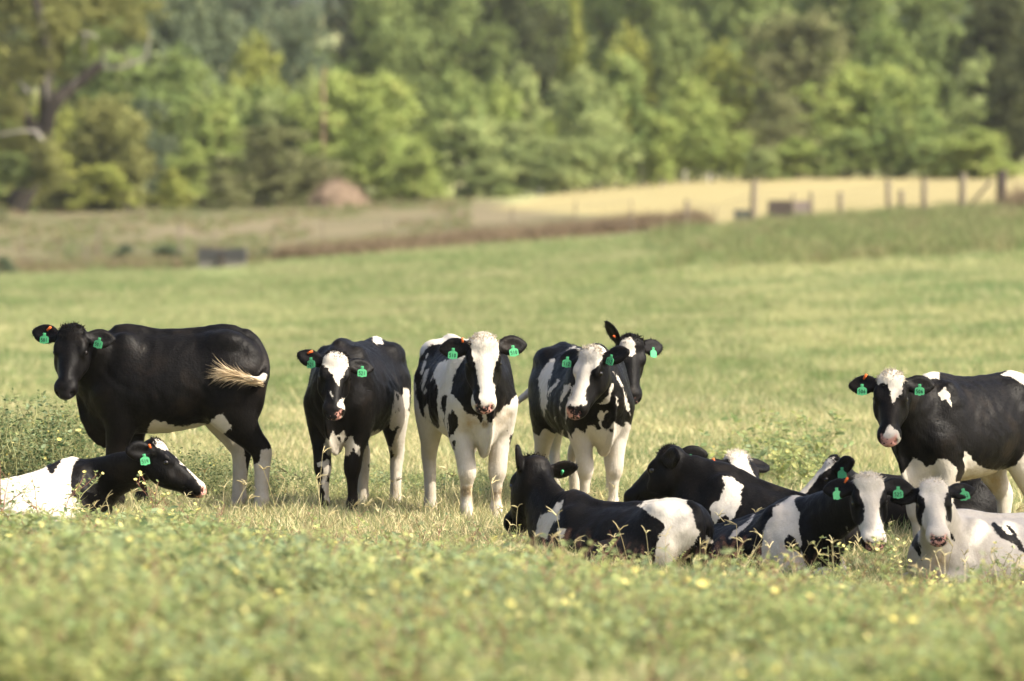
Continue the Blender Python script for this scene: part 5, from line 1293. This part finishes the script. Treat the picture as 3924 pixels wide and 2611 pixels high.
    # red trunk behind the big green tree, and bare pale trunks at the top
    for pts, r0, r1, m, lab, d in (([(1238, 480), (1240, 400), (1236, 320), (1242, 260)], .10, .06, plain('red_bark', (.26, .16, .12), .9), 'reddish bare trunk above the big bright green tree', 333),
                                   ):
        p0 = P(*pts[0], d); zg = gh(p0.x, d); root = empty('bare_trunk', (p0.x, d, zg)); tag(root, lab, 'trunk'); V, F, MI = [], [], []
        tube_np(V, F, MI, [np.array([0, 0, -.1])] + [np.array(P(a, b, d)) - np.array([p0.x, d, zg]) for a, b in pts], r0, r1, 0, 7); me = bpy.data.meshes.new('bare_trunk'); me.from_pydata([tuple(v) for v in V], [], F); link_mesh('stem', me, m, root)
    for cx, d, top, w, lab in ((480, d_at(480, 1015, 150, 240), 938, 120, 'dark rounded weed bush left of the grey feeder'), (645, d_at(645, 1015, 150, 240), 945, 190, 'wide dark weed bush touching the feeder at its left'), (1030, d_at(1030, 1005, 150, 240), 955, 180, 'low dark weed bush right of the grey feeder'), (15, d_at(15, 1060, 150, 240), 985, 110, 'dark weed bush at the left edge of the brown strip')):
        tree(cx, d, top, w, 6, 'blue', lab, name='bush', cat='bush', group='weed bushes by the feeder')
# ---------------------------------------------------------------- grass, weeds, flowers
def ytop(px):
    return np.interp(px, [-800, 0, 450, 800, 950, 1150, 1500, 1950, 2100, 2500, 2900, 3300, 3924, 4800], [1880, 1860, 1860, 1885, 1985, 2000, 2030, 2060, 2120, 2165, 2190, 2215, 2225, 2225])

def build_plants():
    rng = np.random.default_rng(11)
    G = [grass_clump(i, 30, .115, .22 + .12 * (i % 3), .045, .0065) for i in range(5)]
    GT = [grass_clump(20 + i, 34, .22, .20, .07, .011) for i in range(3)]
    scatter('short_grass', field_points(80000, 19.5, 62, 1, 1.0, 1.08, -1100, 5000), G, .7, 1.35, 2)
    def lush_clump(i):
        o = grass_clump(30 + i, 34, .22, .12, .07, .011); o.data.materials[0] = M_LUSH; return o
    GL = [lush_clump(i) for i in range(3)]
    p = np.concatenate([field_points(66000, 58, 135, 3, .8, 1.0, -1900, 5800), field_points(40000, 130, 228, 5, .9, 1.0, -1900, 5800)])
    fx, fy = px_of(p); low = np.interp(fx, [-1900, 700, 1400, 2400, 3000, 4400], [1290, 1180, 1130, 1040, 990, 960])
    green = rng.random(len(p)) < np.clip((low - fy) / 90 + .5, 0, .92) * .9 + .7 * (world_noise(p[:, :2] * [1, .3], .12, 9) > .50)
    ok = (p[:, 1] < 150) | (fy > np.interp(fx, [-1900, 0, 700, 1100, 1500, 2000, 2400, 2800, 4400], [1075, 1060, 1036, 1006, 970, 935, 910, 850, 800]))
    fd = np.clip(1.3 - np.hypot((fx - 850) / 230, (fy - 1045) / 45), 0, 1) * (p[:, 1] > 150)             # grazed short round the feeder
    sc_ = (1 - .7 * fd) * np.interp(p[:, 1], [58, 130, 228], [.62, .85, 1.1]) * rng.uniform(.7, 1.35, len(p))
    scatter('meadow_grass', p[ok & ~green], GT, 1, 1, 4, scales=sc_[ok & ~green]); scatter('lush_meadow_grass', p[ok & green], GL, 1, 1, 6, scales=sc_[ok & green])
    # rough growth along the far fences
    MR = leaf_material('reddish_dead_weed', (.185, .135, .085), (.265, .20, .13), None, .25)
    def clump(seed, n, L, m, sp, w):
        r = np.random.default_rng(seed); V, F, MI = [], [], []
        for _ in range(n):
            q = r.normal(size=2) * sp; blade(V, F, MI, (q[0], q[1], 0), r.uniform(0, 6.28), r.uniform(.05, .5), L * r.uniform(.5, 1.15), w * r.uniform(.6, 1.3), 0, r, 3, .5)
        return src_object('dead_weed_clump', V, F, [m], MI)
    RC = [clump(i, 40, .75, MR, .22, .03) for i in range(3)]
    px = rng.uniform(1080, 2700, 2600); cy = np.interp(px, [1080, 1500, 2000, 2350, 2700], [1000, 960, 925, 900, 875]) + rng.normal(size=2600) * 26 - 8
    keep = rng.random(2600) < .10 + .9 * world_noise(np.stack([px / 110, cy / 14], -1), 1.0, 3) ** 2
    d = np.interp(cy, [870, 1010], [236, 226]); x = (px - CX) / FPX * d; z = ghv(x, d); scatter('dead_red_weeds', np.stack([x, d, z], -1)[keep], RC, .4, 1.15, 8)
    DG = leaf_material('rough_green', (.130, .180, .070), (.230, .255, .105), (.28, .25, .13), .3)
    RG = [clump(10 + i, 40, .8, DG, .25, .035) for i in range(3)]
    px = 2400 + 1950 * np.sqrt(rng.random(2600)); d = 222 - 75 * rng.random(2600) ** 1.5; x = (px - CX) / FPX * d; scatter('rough_fence_grass', np.stack([x, d, ghv(x, d)], -1), RG, .3, .85, 9)
    px = rng.uniform(-500, 1800, 7000); d = rng.uniform(232, 325, 7000); x = (px - CX) / FPX * d; q_ = np.stack([x, d, ghv(x, d)], -1)[world_noise(np.stack([px / 160, d / 9], -1), 1, 21) > .45]; scatter('rough_strip_tufts', q_, RC[:1] + RG + GT + GL, .25, .6, 19)
    px = rng.uniform(-400, 1100, 900); d = rng.uniform(228, 240, 900); x = (px - CX) / FPX * d; scatter('rough_strip_grass', np.stack([x, d, ghv(x, d)], -1), RG + RC, .4, .8, 10)
    px = np.concatenate([rng.uniform(3885, 4300, 90)]); d = rng.uniform(214, 219, 90); x = (px - CX) / FPX * d; scatter('tall_red_weeds', np.stack([x, d, ghv(x, d)], -1), RC, 1.0, 1.7, 12)
    p = field_points(9000, 37.5, 43.5, 31, 1.0, 1.08, -300, 4200); scatter('hoof_high_grass', p, [grass_clump(50 + i, 26, .17, .45, .05, .007) for i in range(3)], .7, 1.25, 32)
    # the weed bed in front of the herd
    W = []
    for s, h, ns, lf, fl, dens in ((1, .30, 4, .050, .06, .75), (2, .34, 5, .044, .05, .8), (3, .26, 5, .056, .10, .75), (4, .38, 3, .050, .03, .7), (5, .24, 6, .044, .14, .9), (6, .30, 4, .062, .02, .7)):
        V, F, MI = weed_geo(s, h, ns, lf, fl, dens=dens); W.append(src_object('weed_clump', V, F, WM(False, s == 4), MI))
    n = 15000; p = field_points(n, 19.5, 38.6, 13, .85, 1.08, -900, 4820)
    px, py = px_of(p); ppm = FPX / p[:, 1]
    hmax = (py - ytop(px)) / ppm
    nz = world_noise(p[:, :2], 1.1, 5); nz2 = world_noise(p[:, :2], .45, 6)
    h = np.minimum(hmax * rng.uniform(.55, 1.0, n), .13 + .36 * nz * rng.uniform(.6, 1.25, n) + .10 * nz2)
    keep = (h > .07) & (rng.random(n) < np.clip((nz2 - .22) * 2.6, .10, 1) * np.clip((38.8 - p[:, 1]) / 5, .25, 1))
    fk = keep & (rng.random(n) < .08); fp = p[fk].copy(); fp[:, 2] += h[fk] * rng.uniform(.75, 1.02, fk.sum())
    FV, FF, FM = [], [], []; flower(FV, FF, FM, np.array([0, 0, 0.]), np.array([0, -.45, 1.0]), .016, 0, 1); tube_np(FV, FF, FM, [np.array([0, 0, -.09]), np.array([.004, 0, -.04]), np.array([0, 0, 0.])], .0015, .0012, 2, 3)
    scatter('yellow_flowers', fp, [src_object('flower_source', FV, FF, [M_PETAL, M_CORE, M_GSTEM], FM)], .7, 1.2, 41, .5)
    scatter('weed_bed', p[keep], W, 1, 1, 14, .15, scales=h[keep] / .37)
    p = field_points(1300, 25, 37.4, 51, 1, 1.08, -300, 4200); px, py = px_of(p); hh = (py - ytop(px) + rng.uniform(-70, 120, 1300)) / (FPX / p[:, 1]); ok = (hh > .14) & (hh < .52) & (world_noise(p[:, :2], .9, 53) > .42)
    TS = []
    for s in range(4):
        V, F, MI = weed_geo(90 + s, .36, 2, .046, .08, lean=.2, dens=.7); TS.append(src_object('sprig_source', V, F, WM(False, s == 1), MI))
    scatter('tall_sprigs', p[ok], TS, 1, 1, 52, .1, scales=hh[ok] / .40)
    # dark weeds behind and under the black heifer, paler ones further right
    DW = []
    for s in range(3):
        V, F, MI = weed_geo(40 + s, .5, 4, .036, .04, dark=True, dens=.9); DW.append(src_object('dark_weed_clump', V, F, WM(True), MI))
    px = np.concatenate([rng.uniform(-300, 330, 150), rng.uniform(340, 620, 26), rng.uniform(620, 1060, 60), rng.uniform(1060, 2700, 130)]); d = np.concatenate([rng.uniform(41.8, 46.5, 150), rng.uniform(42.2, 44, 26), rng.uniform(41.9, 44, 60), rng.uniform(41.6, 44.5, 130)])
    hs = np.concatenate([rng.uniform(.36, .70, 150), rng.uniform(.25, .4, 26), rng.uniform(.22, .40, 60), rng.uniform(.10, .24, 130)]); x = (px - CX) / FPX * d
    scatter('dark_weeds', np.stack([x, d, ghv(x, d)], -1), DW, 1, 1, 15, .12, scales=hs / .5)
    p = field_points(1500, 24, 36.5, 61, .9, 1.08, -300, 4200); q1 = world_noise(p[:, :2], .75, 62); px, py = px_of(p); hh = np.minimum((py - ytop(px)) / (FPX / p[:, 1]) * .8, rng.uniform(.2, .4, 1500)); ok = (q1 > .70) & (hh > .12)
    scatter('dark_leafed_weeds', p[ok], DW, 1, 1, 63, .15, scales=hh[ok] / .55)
    px = np.concatenate([rng.normal(2960, 170, 24), rng.uniform(1200, 2100, 120), rng.uniform(2450, 2800, 30)]); d = np.concatenate([rng.uniform(45, 50, 24), rng.uniform(41.8, 45, 120), rng.uniform(41, 44, 30)])
    hs = np.concatenate([rng.uniform(.22, .50, 24), rng.uniform(.10, .20, 120), rng.uniform(.12, .22, 30)]); x = (px - CX) / FPX * d
    scatter('pale_weeds', np.stack([x, d, ghv(x, d)], -1), W[:3] + W[4:], 1, 1, 16, .12, scales=hs / .30)
    # dry stalks among the hooves
    SH = []
    for s in range(4):
        V, F, MI = seed_head(70 + s, .32); SH.append(src_object('seed_head_stalk', V, F, [M_GRASS, M_DRY], MI))
    p = field_points(420, 33, 41.5, 17, 1, 1.08, -300, 4200); scatter('dry_seed_stalks', p, SH, .5, 1.0, 18, .2)
    # ---- weeds one can point at
    IND = [(22, 1650, 36.6, 'tall red stemmed weed with grey green leaves at the left edge, before the lying heifer', .28), (190, 1760, 36.9, 'red stemmed weed with pale leaves crossing the white flank of the lying heifer', .3), (330, 1840, 37.6, 'yellow flowered weed in front of the white belly of tag 514', .6),
           (610, 1800, 37.9, 'leafy flowering weed under the chin of the lying heifer at left', .7), (545, 1900, 37.6, 'bushy weed with yellow flowers left of the chin weed', .7), (690, 1760, 38.2, 'thin upright weed crossing the cheek of tag 514', .2),
           (1385, 1985, 36.3, 'blurred leafy weed before the front hooves of tag 521', .2), (1700, 1950, 36.6, 'weed with a thick red stem before the hooves of tag 510', .15), (1985, 1960, 36.6, 'low leafy weed hiding the muzzle of the black lying heifer', .3),
           (2800, 2080, 36.2, 'round leaved weed between the white rump and the banded heifer', .1), (3185, 2045, 36.0, 'flowering weed before the knee of the banded heifer', .5), (3345, 1990, 35.9, 'slim flowering weed crossing the muzzle of tag 525', .6),
           (3580, 2150, 35.2, 'blurred brown stemmed weed below the speckled nose', .3), (3890, 2050, 36.0, 'weed with a yellow bud at the right edge, before the white flank', .5), (3400, 2080, 35.8, 'yellow flowered weed between the two white faces', .7), (2965, 2100, 36.2, 'small sprig of weed before the white band', .4)]
    for k, (px, top, d, lab, fl) in enumerate(IND):
        x = (px - CX) / FPX * d; z = gh(x, d); h = CAMZ - (top - HZ) / FPX * d - z
        V, F, MI = weed_geo(200 + k, h * .95, 2 if fl < .5 else 3, .038, fl, lean=.16, dens=.8)
        root = empty('weed_plant', (x, d, z)); tag(root, lab, 'weed', 'flowering weeds before the herd')
        MI = np.array(MI); names = ('stem', 'leaves', 'young_leaves', 'flower_petals', 'flower_centres')
        for m_i, (nm, mt) in enumerate(zip(names, WM(False, k in (0, 1, 7, 12, 3)))):
            fs = [F[i] for i in np.nonzero(MI == m_i)[0]]
            if not fs: continue
            used = sorted({i for f in fs for i in f}); mp = {u: i for i, u in enumerate(used)}
            me = bpy.data.meshes.new(nm); me.from_pydata([tuple(V[i]) for i in used], [], [tuple(mp[i] for i in f) for f in fs]); o = link_mesh(nm, me, mt, root, smooth=False)
            if m_i: tag(o, kind='stuff')
    for k, (px, top, d, lab) in enumerate([(2165, 1975, 36.9, 'dry forked grass stalk leaning before the shoulder of the black lying heifer'), (2418, 2035, 36.7, 'golden forked seed head before the middle of the black lying heifer'), (2680, 2090, 36.6, 'curled dry seed head before the white rump'), (1215, 1740, 40.0, 'tall dry forked stalk beside the front leg of tag 521'), (1075, 1800, 39.6, 'bent pale grass stalk between the two standing heifers at left')]):
        x = (px - CX) / FPX * d; z = gh(x, d); h = CAMZ - (top - HZ) / FPX * d - z
        V, F, MI = seed_head(300 + k, max(h, .12)); me = bpy.data.meshes.new('seed_stalk'); me.from_pydata([tuple(v) for v in V], [], F)
        for m in (M_GRASS, M_DRY): me.materials.append(m)
        me.polygons.foreach_set('material_index', MI); o = link_mesh('seed_stalk', me, [], None, False); o.location = (x, d, z); tag(o, lab, 'grass stalk', 'dry seed stalks')

def build_haze():
    V, F = [], []; box_np(V, F, (-900, -60, -14), (900, 1480, 150))
    me = bpy.data.meshes.new('haze'); me.from_pydata(V, [], F); t = NT('haze'); v = t.n('ShaderNodeVolumePrincipled')
    v.inputs['Color'].default_value = (.93, .95, .97, 1); v.inputs['Density'].default_value = .00008; v.inputs['Anisotropy'].default_value = .25
    t.l(v.outputs[0], t.out.inputs['Volume']); o = link_mesh('haze', me, t.m, None, False); tag(o, kind='stuff'); return o

build_haze(); build_ground(); build_trees(); old_sycamore(); shade_tree(); build_far_things()
for _sp in HERD: make_cow(_sp)
build_plants()
